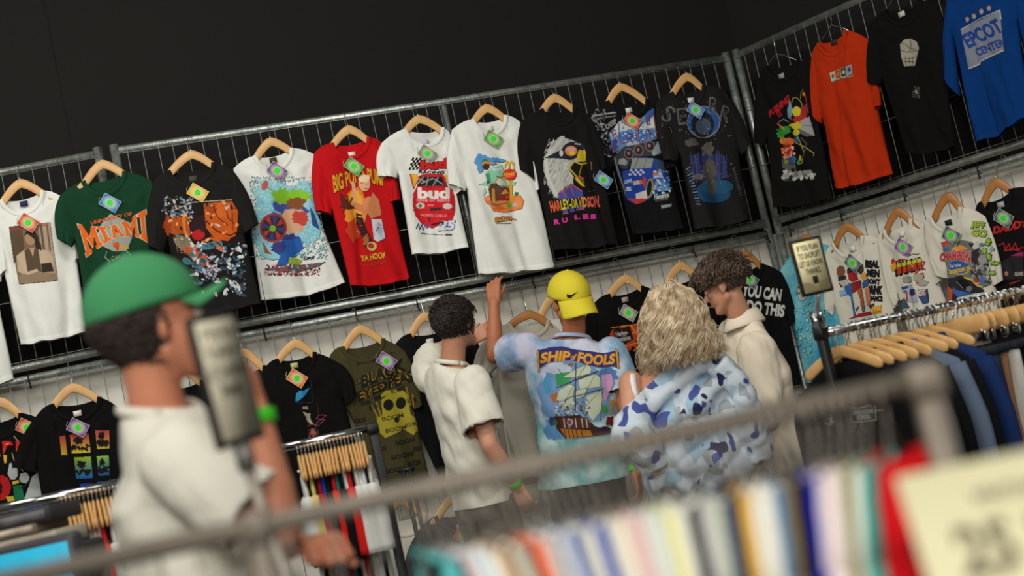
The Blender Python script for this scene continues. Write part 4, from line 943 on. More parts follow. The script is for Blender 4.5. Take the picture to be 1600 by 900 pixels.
def hang_proto(m, name, wood=True, hookz=.07, thick=.0065, width=.2, clip=False, label='', group=''):
    b = MB(); pts = []; rs = []
    for i in range(23):
        t = i/11-1; pts.append(Vector((t*width, 0, .028-((.085 if wood else .155)*(math.sqrt(t*t+.03)-.173) if not clip else 0)))); rs.append(thick*(1 if 0 < i < 22 else .5))
    b.tube(pts, rs, 10, flat=3.2 if wood else 1)
    o = obj(name, b.v, b.f, m); ORG[o.name] = Vector(); tag(o, label, 'hanger', group)
    k = MB(); k.tube([Vector((0, 0, .03)), Vector((0, 0, hookz-.012)), Vector((.018, 0, hookz+.004)), Vector((.014, 0, hookz+.026)), Vector((0, 0, hookz+.034)), Vector((-.016, 0, hookz+.024)), Vector((-.018, 0, hookz+.008))], .002 if wood else .0015, 6); k.build('hook', CHROME if wood else GREY, o)
    if clip:
        for sg in (-1, 1): 
            c_ = MB().box((sg*width*.78, 0, -.012), .013, .008, .030, None, .003); c_.tube([Vector((sg*width*.78, -.012, .0)), Vector((sg*width*.78, .012, .0))], .006, 8); c_.build('clip', CHROME, o)
    return o
def dup(o, loc, rz, label=None, m=None, rx=0, scale=None):
    c = o.copy(); COL.objects.link(c); c.location = loc; c.rotation_euler = (rx, 0, rz)
    if scale: c.scale = scale
    if label: c['label'] = label
    def mm(x):
        if m and x.material_slots:
            x.material_slots[0].link = 'OBJECT'; x.material_slots[0].material = m
    mm(c)
    for ch in o.children:
        d = ch.copy(); COL.objects.link(d); d.parent = c
        if m and ch.name.split('.')[0] in ('collar', 'placket', 'pocket'): mm(d)
        for g in ch.children: e = g.copy(); COL.objects.link(e); e.parent = d
    return c
def remove(o):
    for ch in list(o.children): bpy.data.objects.remove(ch)
    bpy.data.objects.remove(o)
def rack(label, a, b_, r, m, posts, foot=True, square=True, clips=()):
    """a rail between two world points on its upright posts"""
    a, b_ = Vector(a), Vector(b_); t = empty('clothes_rack', Vector((a.x, a.y, 0))*.5+Vector((b_.x, b_.y, 0))*.5, label, 'clothes rack'); d = (b_-a).normalized()
    MB().tube([a, (a+b_)/2, b_], r, 16).build('rail', m, t)
    n_ = Vector((d.y, -d.x, 0)).normalized(); dh = Vector((d.x, d.y, 0)).normalized()
    for p, top, sz_, pm in posts:
        p = Vector(p); MB().box(Vector((p.x, p.y, (p.z+top+.04)/2)), sz_, sz_, (p.z+top-.04)/2, (dh, n_, UP), .003).build('post', pm, t)
        MB().box(Vector((p.x, p.y, .03)), sz_*1.0, .28, .016, (dh, n_, UP), .004).build('foot', BLACKM, t)
        MB().box(Vector((p.x, p.y, p.z-.002)), sz_*1.35, sz_*1.35, .02, (dh, n_, UP), .004).build('bracket', pm, t)
    return t
FAB = lambda c, c2=None: cloth(c, c2)
# --- rack right of the people: dark jackets, then trousers
ra, rb_ = A(1292, 519, 5.0), A(1640, 446, 5.72)
rb_.z = ra.z
RD = (rb_-ra).normalized(); RAZ = math.atan2(RD.y, RD.x)-math.pi/2
rack('chrome clothes rack of dark jackets and trousers right of the cream jacket man', ra-RD*.03, rb_+RD*.5, .0165, CHROME, ((ra-RD*.03, .06, .016, BLACKM), (rb_+RD*.5, .06, .016, BLACKM)))
GP = 'wooden hangers on the right clothes rack'
hp = hang_proto(WOOD, 'wooden_hanger', hookz=.075, thick=.0068, width=.21, label='x', group=GP)
jk = [garment('jacket', FAB((22, 24, 30)), 'x', 'dark garments on the right clothes rack', w_=.50, h=.70, t=.035, long=True, seed=s_, cat='jacket', jacket=True, slope=.075) for s_ in (3, 8)]
ts = garment('tshirt', FAB((18, 18, 20)), 'x', 'dark garments on the right clothes rack', w_=.50, h=.74, t=.02, sleeve=.26, seed=5, slope=.08)
RG = [(.03, ts, (12, 12, 14), 'black t-shirt with small white print at the front end of the right rack'), (.085, ts, (16, 22, 34), 'dark navy t-shirt directly behind the printed black one on the right rack'),
      (.14, jk[0], (18, 22, 32), 'dark navy jacket, third garment on the right rack'), (.20, jk[1], (52, 54, 60), 'charcoal grey jacket with a yellow front edge on the right rack'),
      (.28, jk[0], (16, 16, 18), 'black jacket behind the yellow-edged one on the right rack'), (.345, jk[1], (92, 106, 128), 'faded grey-blue denim jacket on the right rack'),
      (.42, jk[0], (18, 18, 20), 'black jacket between the two denim jackets on the right rack'), (.50, jk[1], (26, 46, 92), 'royal navy denim jacket, last before the trousers on the right rack')]
dropz = -.115
for k, (s_, g, c, lab) in enumerate(RG):
    p = ra + RD*s_*1.05 + Vector((0, 0, dropz)); rz = RAZ + random.uniform(-.06, .06) - .12
    o = dup(g, p, rz, lab, FAB(c)); h_ = dup(hp, p+Vector((0, 0, .012)), rz, 'wooden hanger of the ' + ' '.join(lab.split(' on the')[0].split()[:9]), None)
    if k == 3: MB().box((-.250, -.0, -.42), .010, .010, .36, None, .004).build('yellow_edge', FAB((205, 160, 20)), o)
    if k == 0: PRN = o
def trousers(name, m, label, group, seed=0, w_=.36, h=.98, cat='trousers'):
    mb = MB()
    for sg in (-1, 1):
        pts = [Vector((sg*(.085-.01*k)+.012*N(k*2, seed, sg), .012*N(k*1.7, seed+4), -h*k)) for k in [i/14 for i in range(15)]]; i0 = len(mb.v)
        mb.tube(pts, [.098-.030*k/14 for k in range(15)], 16)
        for v in mb.v[i0:]: v.y = v.y*.34+.012*N(v.x*16, v.z*4, seed)
    o = obj(name, mb.v, mb.f, m); ORG[o.name] = Vector(); tag(o, label, cat, group)
    MB().tube([Vector((.182*math.cos(a), .036*math.sin(a), -.012)) for a in [i*math.pi/10 for i in range(21)]], .018, 8).build('waistband', m, o)
    for sg in (-1, 1): MB().box((sg*.09, -.040, -.16), .05, .003, .055, None, .002).build('pocket', m, o)
    return o
tr = [trousers('trousers', FAB((40, 44, 52)), 'x', 'trousers clipped on the right clothes rack', seed=s_) for s_ in (1, 6)]
hc = hang_proto(WOOD, 'clip_hanger', hookz=.075, thick=.012, width=.17, clip=True, label='x', group='clip hangers on the right clothes rack')
TRS = [(.60, (40, 50, 68), 'dark blue jeans, first of the clipped trousers'), (.66, (150, 110, 82), 'brown suede trousers beside the white jeans'), (.72, (212, 210, 204), 'white jeans on the right clothes rack'),
       (.80, (20, 20, 22), 'black trousers just right of the white jeans'), (.87, (56, 58, 62), 'grey trousers further along the right rack'), (.95, (24, 26, 34), 'near-black trousers behind the grey pair on the right rack'), (1.03, (214, 104, 34), 'orange trousers at the right edge'), (1.11, (30, 30, 34), 'black trousers at the far right end of the rack')]
for k, (s_, c, lab) in enumerate(TRS):
    p = ra + RD*(s_*1.05+.03) + Vector((0, 0, dropz-.035)); rz = RAZ + random.uniform(-.1, .1) - .1
    dup(tr[k % 2], p-Vector((0, 0, .03)), rz, lab, FAB(c)); dup(hc, p+Vector((0, 0, .035)), rz, 'clip hanger holding the ' + lab.split(',')[0].split(' on the')[0])
for o in [hp, hc, ts] + jk + tr: remove(o)
# empty chrome hooks crowding the rail
hk = MB().tube([Vector((0, 0, -.06)), Vector((0, 0, -.025)), Vector((.017, 0, -.010)), Vector((.019, 0, .008)), Vector((0, 0, .020)), Vector((-.019, 0, .008)), Vector((-.017, 0, -.006))], .0022, 6).build('hanger_hook', CHROME)
tag(hk, 'spare chrome hook crowded on the right rack rail', 'hook', 'chrome hooks along the right rack rail')
for k in range(44):
    o = hk if k == 0 else hk.copy()
    if k: COL.objects.link(o)
    o.location = ra + RD*(.02+k*.0275+random.uniform(-.008, .008)); o.rotation_euler = (random.uniform(-.35, .35), 0, RAZ+random.uniform(-.5, .5))
GREY = mat((150, 142, 132), rough=.5, metal=.35, noise_amt=.2, nscale=20)
# --- notice boards on the rack ends
def notice(px_c, depth, rot, w_, h, label, lines, cream=(228, 218, 172), tilt=0, post_to=None, yaw=0, name='notice_board', bold=.02):
    c = A(*px_c, depth); n_ = Vector((math.sin(yaw), -math.cos(yaw), 0)); X = Vector((math.cos(yaw), math.sin(yaw), 0)); t = math.radians(rot)
    Xr = X*math.cos(t)+UP*math.sin(t); Zr = -X*math.sin(t)+UP*math.cos(t); root = empty(name, c-Zr*h/2, label, 'sign')
    MB().box(c, w_/2, h/2, .005, (Xr, Zr, n_), .0022).build('frame', mat((24, 20, 18), rough=.4), root)
    pp = MB().box(c+n_*.0052, w_/2-.011, h/2-.011, .0012, (Xr, Zr, n_)).build('paper', mat(cream, rough=.7), root)
    sub = MB(); F_ = []
    def put(v2, tris, m_, nm):
        b = MB().add([c+n_*.0076+Xr*x+Zr*y for x, y in v2], [tuple(q) for q in tris]); b.build(nm, m_, pp, smooth=False)
    ink = mat((34, 26, 22), rough=.8)
    for s_, cx, cy, ww, hh in lines:
        v, tr_ = glyphs(s_, bold); mn, mx = v.min(0), v.max(0); u = (v-mn)/(mx-mn)-.5; put([(cx+x*ww, cy+y*hh) for x, y in u], tr_, ink, 'lettering')
    return root, c, Xr, Zr, n_, pp, put, ink
L4 = lambda w_, h: [('IF YOU PLAN', 0, h*.335, w_*.66, h*.105), ('TO SHOPLIFT', 0, h*.195, w_*.70, h*.105), ('LET US KNOW.', 0, h*.055, w_*.76, h*.105), ('THANKS.', 0, -.085*h, w_*.48, h*.105)]
def emblem(put, ink, w_, h, cream):
    y0 = -h*.245; s_ = w_*.085
    put([(-s_, y0-s_*1.2), (s_, y0-s_*1.2), (s_, y0+s_*1.2), (-s_, y0+s_*1.2)], [(0, 1, 2, 3)], ink, 'emblem')
    V_, F_ = [], []
    for sg in (-1, 1):
        for k in range(5):
            r_ = w_*(.10+.065*k); n = 14; b0 = len(V_)
            for i in range(n+1):
                a = math.pi/2*i/n
                for rr_ in (r_, r_+w_*.032): V_.append((sg*(w_*.42-rr_*math.cos(a)), -h*.455+rr_*math.sin(a)*.75))
            for i in range(n): F_.append((b0+2*i, b0+2*i+1, b0+2*i+3, b0+2*i+2))
    put(V_, F_, mat((120, 104, 80), rough=.8), 'wave_pattern')
s1 = notice((1267, 416), 4.86, 1.5, .128, .196, 'small framed shoplifting notice on top of the right rack end', L4(.128, .196), yaw=.38)
emblem(s1[6], s1[7], .128, .196, None)
MB().tube([s1[1]-s1[3]*.10, ra-RD*.03+Vector((0, 0, .06))], .009, 10).build('stem', mat((190, 190, 190), rough=.3, metal=.6), s1[0])
MB().box(ra-RD*.03+Vector((0, 0, .045)), .017, .017, .03, None, .003).build('clamp', CHROME, s1[0])
s2 = notice((352, 592), 2.12, 4.5, .115, .200, 'tall tilted notice board, blurred, in front of the green cap man', L4(.115, .205), cream=(206, 198, 176), yaw=1.12)
MB().tube([s2[1]-s2[3]*.10, s2[1]-s2[3]*.14], .014, 10).build('clamp', mat((120, 115, 112), rough=.4, metal=.5), s2[0])
q_ = s2[1]-s2[3]*.13; MB().tube([q_, q_+Vector((.03, .02, -.25)), Vector((q_.x+.03, q_.y+.02, .02))], .009, 10).build('stem', GREY, s2[0]); MB().tube([Vector((q_.x+.03, q_.y+.02, 0)), Vector((q_.x+.03, q_.y+.02, .02))], .14, 24).build('base', BLACKM, s2[0])
# --- left racks, garments edge-on
def edge_rack(label, pa_, pb_, z_, cols, start, step, group, rz0, post=None, drop=-.085, hw=.2, gt=None):
    a, b_ = A(*pa_), A(*pb_); b_.z = a.z; d = (b_-a).normalized(); az_ = math.atan2(d.y, d.x)
    t = rack(label, a-d*.0, b_+d*.0, .015, CHROME, post(a, b_, d))
    hp = hang_proto(WOOD, 'wooden_hanger', hookz=.052, thick=.0062, width=.2, label='x', group='wooden hangers on the ' + group)
    g1 = garment('tshirt', FAB((30, 30, 30)), 'x', 'clothes on the ' + group, w_=.46, h=.62, t=.010, sleeve=.22, seed=11, slope=.10, fa_=.004); g2 = garment('tshirt', FAB((30, 30, 30)), 'x', 'clothes on the ' + group, w_=.42, h=.56, t=.013, sleeve=.20, seed=21, slope=.12, fa_=.004)
    for k, (nm, c) in enumerate(cols):
        p = a + d*(start+k*step) + Vector((0, 0, drop)); rz = math.atan2(p.y, p.x) + random.uniform(-.02, .02)
        dup((g1, g2)[k % 2], p-Vector((0, 0, .010)), rz, nm, FAB(c)); dup(hp, p, rz, 'wooden hanger of the ' + nm)
    for o in (hp, g1, g2): remove(o)
    return a, b_, d
CN = dict(w='white', k='black', y='pale yellow', r='bright red', b='royal blue', t='teal', c='cream', g='grey', n='navy', d='dark red', p='pink')
CC = dict(w=(214, 216, 212), k=(18, 18, 20), y=(206, 190, 110), r=(205, 30, 30), b=(26, 70, 170), t=(20, 130, 130), c=(205, 194, 178), g=(120, 120, 120), n=(24, 26, 52), d=(150, 20, 40), p=(220, 180, 175))
ORD = ['', 'second', 'third', 'fourth', 'fifth', 'sixth', 'seventh']
def seq(s_, where):
    out = []; seen = {}
    for ch in s_:
        n_ = seen[ch] = seen.get(ch, 0)+1
        l = '%s t-shirt on the %s' % (CN[ch], where) if s_.count(ch) == 1 else ('%s %s t-shirt from the left on the %s' % ('first' if n_ == 1 else ORD[n_-1], CN[ch], where))
        out.append((l, CC[ch]))
    return out
edge_rack('chrome clothes rack left of the green cap man, above the screen', (-40, 804, 4.9), (186, 756, 4.98), 0, seq('wwkkkcwwrkwwwn', 'far left rack'), .292, .0148, 'far left rack', -.15,
    post=lambda a, b_, d: ((a, .02, .014, BLACKM), (b_+d*.25, .02, .014, BLACKM)))
edge_rack('chrome clothes rack of t-shirts between the green cap man and the olive shirt', (440, 700, 5.3), (577, 670, 5.38), 0, seq('wkykdbkkrtkwrkwwwkw', 'middle left rack'), .055, .0138, 'middle left rack', -.22,
    post=lambda a, b_, d: ((b_+d*.012, .02, .017, BLACKM), (a-d*.3, .02, .017, BLACKM)))
t = empty('clothes_rack', A(642, 780, 5.9)*1, 'black rack upright below the olive t-shirt', 'clothes rack')
for dx in (0, .028): MB().tube([A(630, 735, 5.9)+Vector((dx, 0, 0)), Vector((A(630, 735, 5.9).x+dx, A(630, 735, 5.9).y, .03))], .009, 8).build('upright', BLACKM, t)
MB().box(Vector((A(630, 735, 5.9).x, A(630, 735, 5.9).y, .03)), .02, .25, .015).build('foot', BLACKM, t)
MB().tube([A(630, 735, 5.9)+Vector((-.02, 0, 0)), A(630, 735, 5.9)+Vector((.05, 0, 0))], .010, 8).build('cross_tube', BLACKM, t)
GREY2 = mat((112, 104, 94), rough=.55, metal=.3, noise_amt=.2, nscale=20)
# --- nearest rack, out of focus along the bottom of the picture
fa, fb = A(-60, 918, 1.62), A(1425, 603, 1.56); fb.z = fa.z = (fa.z+fb.z)/2
FD = (fb-fa).normalized(); FAZ = math.atan2(FD.y, FD.x)+math.pi/2
GREY = mat((150, 142, 132), rough=.5, metal=.35, noise_amt=.2, nscale=20)
fr = rack('galvanised clothes rack nearest the camera, blurred, running across the bottom', fa-FD*.1, fb, .0125, GREY2, ((fb+FD*.014, .02, .0155, GREY2), (fa+(fb-fa)*.318, .0, .012, GREY2)))
wp = hang_proto(mat((120, 115, 108), rough=.5, metal=.4), 'wire_hanger', wood=False, hookz=.042, thick=.0022, width=.19, label='x', group='wire hangers on the nearest rack')
FG = 'clothes on the nearest rack'
fg_ = [garment('tshirt', FAB((200, 200, 200)), 'x', FG, w_=.42, h=.62, t=.0135, sleeve=.2, seed=s_, slope=.085, fa_=.003) for s_ in (31, 42, 53)]
FL = [(626, (90, 180, 180), 'teal', 862), (640, (60, 40, 70), 'plum', 0), (655, (205, 190, 190), 'pale pink', 0), (672, (190, 205, 215), 'pale blue', 0), (692, (214, 214, 208), 'white', 0), (712, (206, 182, 150), 'tan', 0), (722, (90, 40, 34), 'brown', 0),
      (738, (214, 205, 184), 'cream', 0), (754, (40, 80, 86), 'dark teal', 0), (768, (220, 120, 84), 'orange', 0), (782, (196, 70, 50), 'brick red', 0), (795, (216, 212, 200), 'cream', 0), (808, (60, 56, 110), 'indigo', 0), (820, (214, 216, 214), 'white', 0), (838, (34, 74, 160), 'royal blue', 0),
      (852, (180, 180, 172), 'light grey', 0), (868, (214, 212, 206), 'off-white', 0), (884, (30, 66, 156), 'cobalt blue', 0), (902, (214, 210, 196), 'ivory', 0), (922, (220, 214, 200), 'warm white', 0), (944, (214, 178, 176), 'dusty pink', 0), (962, (206, 210, 206), 'pale grey', 0),
      (984, (206, 212, 198), 'pale green', 0), (1002, (220, 214, 150), 'light yellow', 0), (1020, (216, 216, 208), 'white', 0), (1042, (34, 30, 30), 'black', 0), (1062, (196, 196, 192), 'silver grey', 0), (1084, (176, 182, 168), 'sage grey', 0),
      (1106, (26, 44, 84), 'navy', 0), (1126, (206, 160, 50), 'mustard', 0), (1148, (220, 218, 208), 'chalk', 0), (1170, (220, 218, 210), 'clean white', 0), (1186, (70, 120, 160), 'steel blue', 0), (1204, (120, 104, 84), 'khaki brown', 0), (1218, (16, 16, 16), 'black', 0),
      (1240, (28, 30, 140), 'deep blue', 0), (1252, (190, 184, 200), 'lavender', 0), (1268, (222, 204, 204), 'blush', 0), (1286, (216, 210, 204), 'stone', 0), (1302, (130, 122, 76), 'olive', 0), (1318, (218, 224, 214), 'mint white', 0), (1338, (50, 140, 130), 'sea green', 0), (1368, (186, 14, 24), 'bright red', 0)]
for k, (px, c, nm, _) in enumerate(FL):
    s_ = (A(px, 620, 1.59)-fa).dot(FD); f = (px-640)/740; p = fa + FD*s_ + Vector((0, 0, -.068-.003*abs(math.sin(k*1.7))))
    rz = FAZ + (.30-.62*f) + random.uniform(-.012, .012) + (.06 if k == len(FL)-1 else 0)
    lab = '%s t-shirt between %s and %s ones on the nearest rack' % (nm, FL[max(0, k-1)][2] if k else 'rack pole', FL[min(len(FL)-1, k+1)][2] if k < len(FL)-1 else 'price sign')
    dup(fg_[k % 3], p, rz, lab, FAB(c), scale=(1, 2.4 if k == len(FL)-1 else 1, 1)); dup(wp, p+Vector((0, 0, .004)), rz, 'wire hanger of the %s t-shirt after the %s one' % (nm, FL[max(0, k-1)][2] if k else 'empty'), None)
for k in range(12):
    p = fa + FD*(.18+k*.05); dup(wp, p+Vector((0, 0, -.084)), FAZ+random.uniform(-.3, .3), 'empty wire hanger left of the pole on the nearest rack'); 
for o in [wp]+fg_: remove(o)
# price sign
c0 = A(1398, 748, 1.25); c1 = A(1604, 696, 1.235)
Xs = (c1-c0); Xs.z = 0; Xs.normalize(); ns = Vector((Xs.y, -Xs.x, 0)); tl_ = math.radians(40); Zs = (UP*math.cos(tl_) - ns*math.sin(tl_)).normalized(); ns = (ns*math.cos(tl_) + UP*math.sin(tl_)).normalized()
w_, h = .27, .215; cc = c0 + Xs*w_/2 - Zs*h/2
root = empty('price_sign', cc-Zs*h/2, 'cream price sign reading 25 EURO at the bottom right corner', 'sign')
pp = MB().box(cc, w_/2, .003, h/2, (Xs, ns, Zs), .001).build('board', mat((200, 195, 160), rough=.6), root)
for s_, cx, cy, ww, hh in (('VINTAGE', -.045, .070, .07, .014), ('25 EURO', -.010, .020, .19, .052), ('T-SHIRTS', -.012, -.035, .13, .012)):
    v, tr_ = glyphs(s_, .035); mn, mx = v.min(0), v.max(0); u = (v-mn)/(mx-mn)-.5
    MB().add([cc+ns*.0036+Xs*(cx+x*ww)+Zs*(cy+y*hh) for x, y in u], [tuple(q) for q in tr_]).build('lettering', mat((92, 84, 68), rough=.8), pp, smooth=False)
q_ = cc-Zs*h*.3-ns*.01; MB().tube([q_, q_-UP*.12, Vector((q_.x, q_.y, .02))], .007, 8).build('stem', GREY, root); MB().tube([Vector((q_.x, q_.y, 0)), Vector((q_.x, q_.y, .02))], .14, 24).build('base', BLACKM, root)
# --- screen and boxes at the lower left
c = A(42, 872, 3.9); yaw = math.radians(-6); X = Vector((math.cos(yaw), math.sin(yaw), 0)); n_ = Vector((X.y, -X.x, 0)); Z = UP
sx = c.x+.0; tl = A(-60, 862, 3.9); trp = A(124, 836, 3.9)
hw = .20; cc = trp - X*hw - UP*.15
tv = empty('television', cc-UP*.17, 'grey box television with a blue picture, bottom left corner', 'television')
MB().box(cc, hw, .165, .03, (X, UP, n_), .012).build('bezel', mat((58, 58, 62), rough=.45), tv)
MB().box(cc-n_*.14-X*.05, hw*.62, .12, .12, (X, UP, n_), .02).build('housing', mat((44, 44, 48), rough=.5), tv)
scm = mat((40, 150, 180), rough=.3, emit=.6, noise_amt=.6, nscale=6); MB().box(cc+n_*.030, hw-.024, .142, .002, (X, UP, n_), .001).build('screen', scm, tv)
MB().box(Vector((cc.x, cc.y, (cc.z-.17)/2)), .42, .26, (cc.z-.17)/2-.002, None, .01).thing('display_plinth', mat((60, 58, 56), rough=.7), 'dark plinth under the television and boxes', 'plinth')
for k, (px, py, wd, hh, col, lab, cat) in enumerate(((30, 812, .30, .035, (52, 50, 52), 'dark long box lying on top of the pale boxes behind the television', 'box'), (20, 832, .26, .024, (120, 108, 92), 'brownish box under the dark long one behind the television', 'box'), (30, 852, .34, .034, (176, 168, 150), 'pale printed box directly behind the television', 'box'))):
    c = A(px, py, 4.25); b = MB().box(c, wd/2, .11, hh/2*1.4, (X, Vector((-X.y, X.x, 0)), UP), .004); o = b.thing('storage_box', mat(col, rough=.6), lab, cat)
    bb_ = MB().box(c+n_*.112, wd/2*.9, .001, hh*.38, (X, n_, UP)); bb_.build('printed_band', mat(tuple(min(255, x+26) for x in col), rough=.6, noise_amt=1.4, nscale=14, c2=(130, 70, 50) if k == 2 else None), o)
base_top = A(30, 852, 4.25); z_ = base_top.z-.026
MB().box(Vector((base_top.x, base_top.y, z_/2)), .22, .12, z_/2-.001, None, .01).thing('display_stand', mat((48, 46, 45), rough=.7), 'dark stand carrying the three stacked boxes', 'stand')
# ------------------------------------------------------------------ the printed pictures
K, WH = (14, 13, 13), (214, 214, 206)
def begin(key, x0, y0, x1, y1, r=1.25):
    o, bvh, wl, off, q, th = SH[key]; return Ink(x0, y0, x1, y1, (14, 14, 14), r=r, ss=2), (lambda i: put_ink(i, bvh, 'print', o))
def quad(c):  # bilinear map over four corners: bottom-left, bottom-right, top-right, top-left
    bl, br, tr_, tl = [np.array(p, float) for p in c]
    return lambda u, v: ((1-u)*(1-v)*bl+u*(1-v)*br+u*v*tr_+(1-u)*v*tl)
SLAB = dict(I=[[(0,0),(1,0),(1,.18),(.74,.18),(.74,.82),(1,.82),(1,1),(0,1),(0,.82),(.26,.82),(.26,.18),(0,.18)]],
 M=[[(0,0),(.38,0),(.38,.16),(.29,.16),(.29,.60),(.5,.12),(.71,.60),(.71,.16),(.62,.16),(.62,0),(1,0),(1,.16),(.93,.16),(.93,.84),(1,.84),(1,1),(.72,1),(.5,.52),(.28,1),(0,1),(0,.84),(.07,.84),(.07,.16),(0,.16)]],
 A=[[(0,0),(.36,0),(.36,.16),(.3,.16),(.34,.28),(.66,.28),(.7,.16),(.64,.16),(.64,0),(1,0),(1,.16),(.93,.16),(.68,1),(.32,1),(.07,.16),(0,.16)], [(.40,.44),(.60,.44),(.5,.76)]])
# S1 sepia portrait (a seated man, plain stand-in)
i, put = begin('S1', 10, 343, 95, 448); i.poly([(14,354),(78,347),(90,438),(30,444)], (120, 98, 78))
i.poly([(60,350),(78,348),(90,437),(70,439)], (168, 148, 126)).poly([(14,354),(34,352),(40,400),(22,410)], (88, 70, 54)).poly([(62,352),(66,351),(72,400),(68,400)], (96, 78, 62)).poly([(72,351),(75,350),(80,392),(77,392)], (110, 90, 70))
i.poly([(26,400),(38,390),(56,387),(74,392),(84,404),(82,420),(64,424),(40,430),(28,424)], (186, 166, 140)).poly([(38,391),(46,388),(60,388),(66,428),(44,430)], (84, 68, 50)).poly([(46,388),(54,387),(52,402)], (176, 142, 116))
i.ell(47, 372, 8, 11, (164, 128, 100), 12).poly([(37,368),(42,361),(54,361),(60,370),(62,384),(56,388),(54,374),(44,366)], (46, 34, 28)).poly([(56,372),(64,380),(66,392),(57,388)], (50, 38, 30))
i.poly([(30,430),(60,424),(88,428),(90,438),(30,444)], (140, 118, 94)).poly([(64,412),(80,410),(84,424),(66,426)], (52, 42, 34)).poly([(40,426),(58,420),(60,424),(42,430)], (190, 168, 142))
i.txt('WORLD', 26, 357, 20, 5, (150, 60, 50), 6, .03).txt('IS YOURS', 66, 352, 20, 5, (150, 60, 50), 6, .03); put(i)
# S2 college lettering
i, put = begin('S2', 116, 326, 240, 450); i.poly([(172,334),(208,350),(206,372),(198,392),(178,393),(157,383),(150,372),(158,350)], (150, 156, 140)).line([(172,334),(178,393)], .8, (110, 120, 104)).line([(158,350),(206,372)], .8, (110, 120, 104))
i.poly([(172,334),(160,356),(154,372),(148,374)], (178, 184, 168))
i.txt('UNIVERSITY OF', 174, 341, 66, 6, (190, 86, 40), 13, .05)
top = lambda u: np.interp(u, [0, .1, .26, .44, .62, .8, .88, 1], [350, 353, 354, 354, 349, 339, 334, 327]); bot = lambda u: np.interp(u, [0, .1, .26, .44, .62, .8, .9, 1], [402, 394, 383, 372, 369, 370, 373, 380])
def env(u, v): return (121+107*u+(1-v)*(14-2*u*5), bot(u)*(1-v)+top(u)*v)
for grow_, cc in ((.012, (196, 190, 168)), (0, (222, 98, 22))):
    x = 0
    for ch, w_ in (('M', .265), ('I', .125), ('A', .185), ('M', .225), ('I', .115)):
        for n_, pl in enumerate(SLAB[ch]):
            sgn = -1 if n_ else 1; P_ = [env(x+w_*a+(grow_*sgn if a > .5 else -grow_*sgn), b_+(grow_*2.2*sgn if b_ > .5 else -grow_*2.2*sgn)) for a, b_ in pl]
            i.poly(P_, cc if not n_ else (32, 70, 48))
        x += w_+.0205
i.ell(182, 383, 5, 5, (200, 80, 40)).poly([(178,384),(187,384),(184,395)], (186, 70, 34)).poly([(186,384),(200,384),(202,389),(186,387)], (206, 150, 50)).line([(167,393),(164,402),(172,408),(168,414)], 1.2, (160, 168, 150)).line([(198,393),(204,398),(198,410)], 1.2, (160, 168, 150)).txt('CANES', 186, 402, 24, 7, (160, 168, 150), 8)
i.txt('HURRICANES', 190, 432, 92, 12, (26, 66, 44), 10, .03, ol=((166, 172, 156), .03)); put(i)
# S3 orange tangle and debris (no character)
i, put = begin('S3', 250, 300, 388, 464)
i.dots(256, 308, 300, 345, [(150,158,166), (90,110,130), (60,60,60), (200,200,200)], 90, .5, 2.2, el=2)
i.cloud(282, 352, 22, 20, (176, 78, 26)).cloud(262, 352, 8, 18, (150, 60, 22)).poly([(318,318),(362,314),(372,330),(370,362),(356,377),(336,374),(322,356)], (190, 84, 22))
i.cloud(346, 330, 20, 13, (206, 98, 34)).cloud(352, 356, 20, 16, (196, 86, 24)).cloud(330, 326, 10, 10, (158, 66, 22)).line([(322,345),(340,362),(360,368),(372,362)], 2, (44, 22, 14)).line([(332,320),(340,340),(356,352)], 1.5, (70, 30, 16)).line([(352,318),(356,340),(366,350)], 1.5, (70, 30, 16)).line([(362,318),(364,360)], 1.2, (90, 40, 18))
i.poly([(294,344),(300,338),(318,336),(322,348),(322,372),(304,380),(298,366)], (40, 18, 22)).ell(310, 367, 10, 8, (176, 26, 34), 10).line([(287,340),(288,360),(300,382),(310,386)], 4, (204, 128, 52)).line([(316,378),(330,372),(344,378)], 4, (190, 88, 34))
i.ell(289, 382, 22, 10, (96, 116, 108), -38); 
for k in range(6): i.line([(272+k*6, 366+k*5), (278+k*6, 394+k*2)], .8, (190, 120, 70)); i.line([(272+k*2, 374+k*4), (300+k*2, 386+k*4-10)], .8, (190, 120, 70))
i.ell(308, 400, 22, 9, (182, 84, 40), -36).ell(300, 398, 5, 4, (60, 110, 116)).ell(292, 408, 8, 5, (60, 112, 120), -30).ell(306, 414, 8, 5, (60, 112, 120), -30).ell(318, 408, 6, 4, (60, 112, 120)).line([(296,384),(318,396),(330,406)], 1.6, (190, 160, 190)).poly([(312,384),(334,376),(342,382),(328,390),(314,390)], (74, 122, 132)).poly([(340,382),(352,388),(348,394),(336,388)], (184, 110, 80))
i.dots(256, 310, 376, 376, [(200,196,190), (60,30,14), (230,160,100)], 60, .5, 2.4, el=1.8, only=True)
i.dots(300, 380, 384, 462, [(170,180,190), (80,110,140), (210,210,206), (60,66,72), (40,70,90)], 230, .4, 2.6, el=2.2).dots(318, 412, 340, 436, [(200,190,196), (120,60,60)], 60, .5, 1.8); i.line([(268,330),(300,316),(362,312)], 1.6, (190, 170, 150)); i.cloud(336, 298, 5, 2, (140, 140, 110)); put(i)
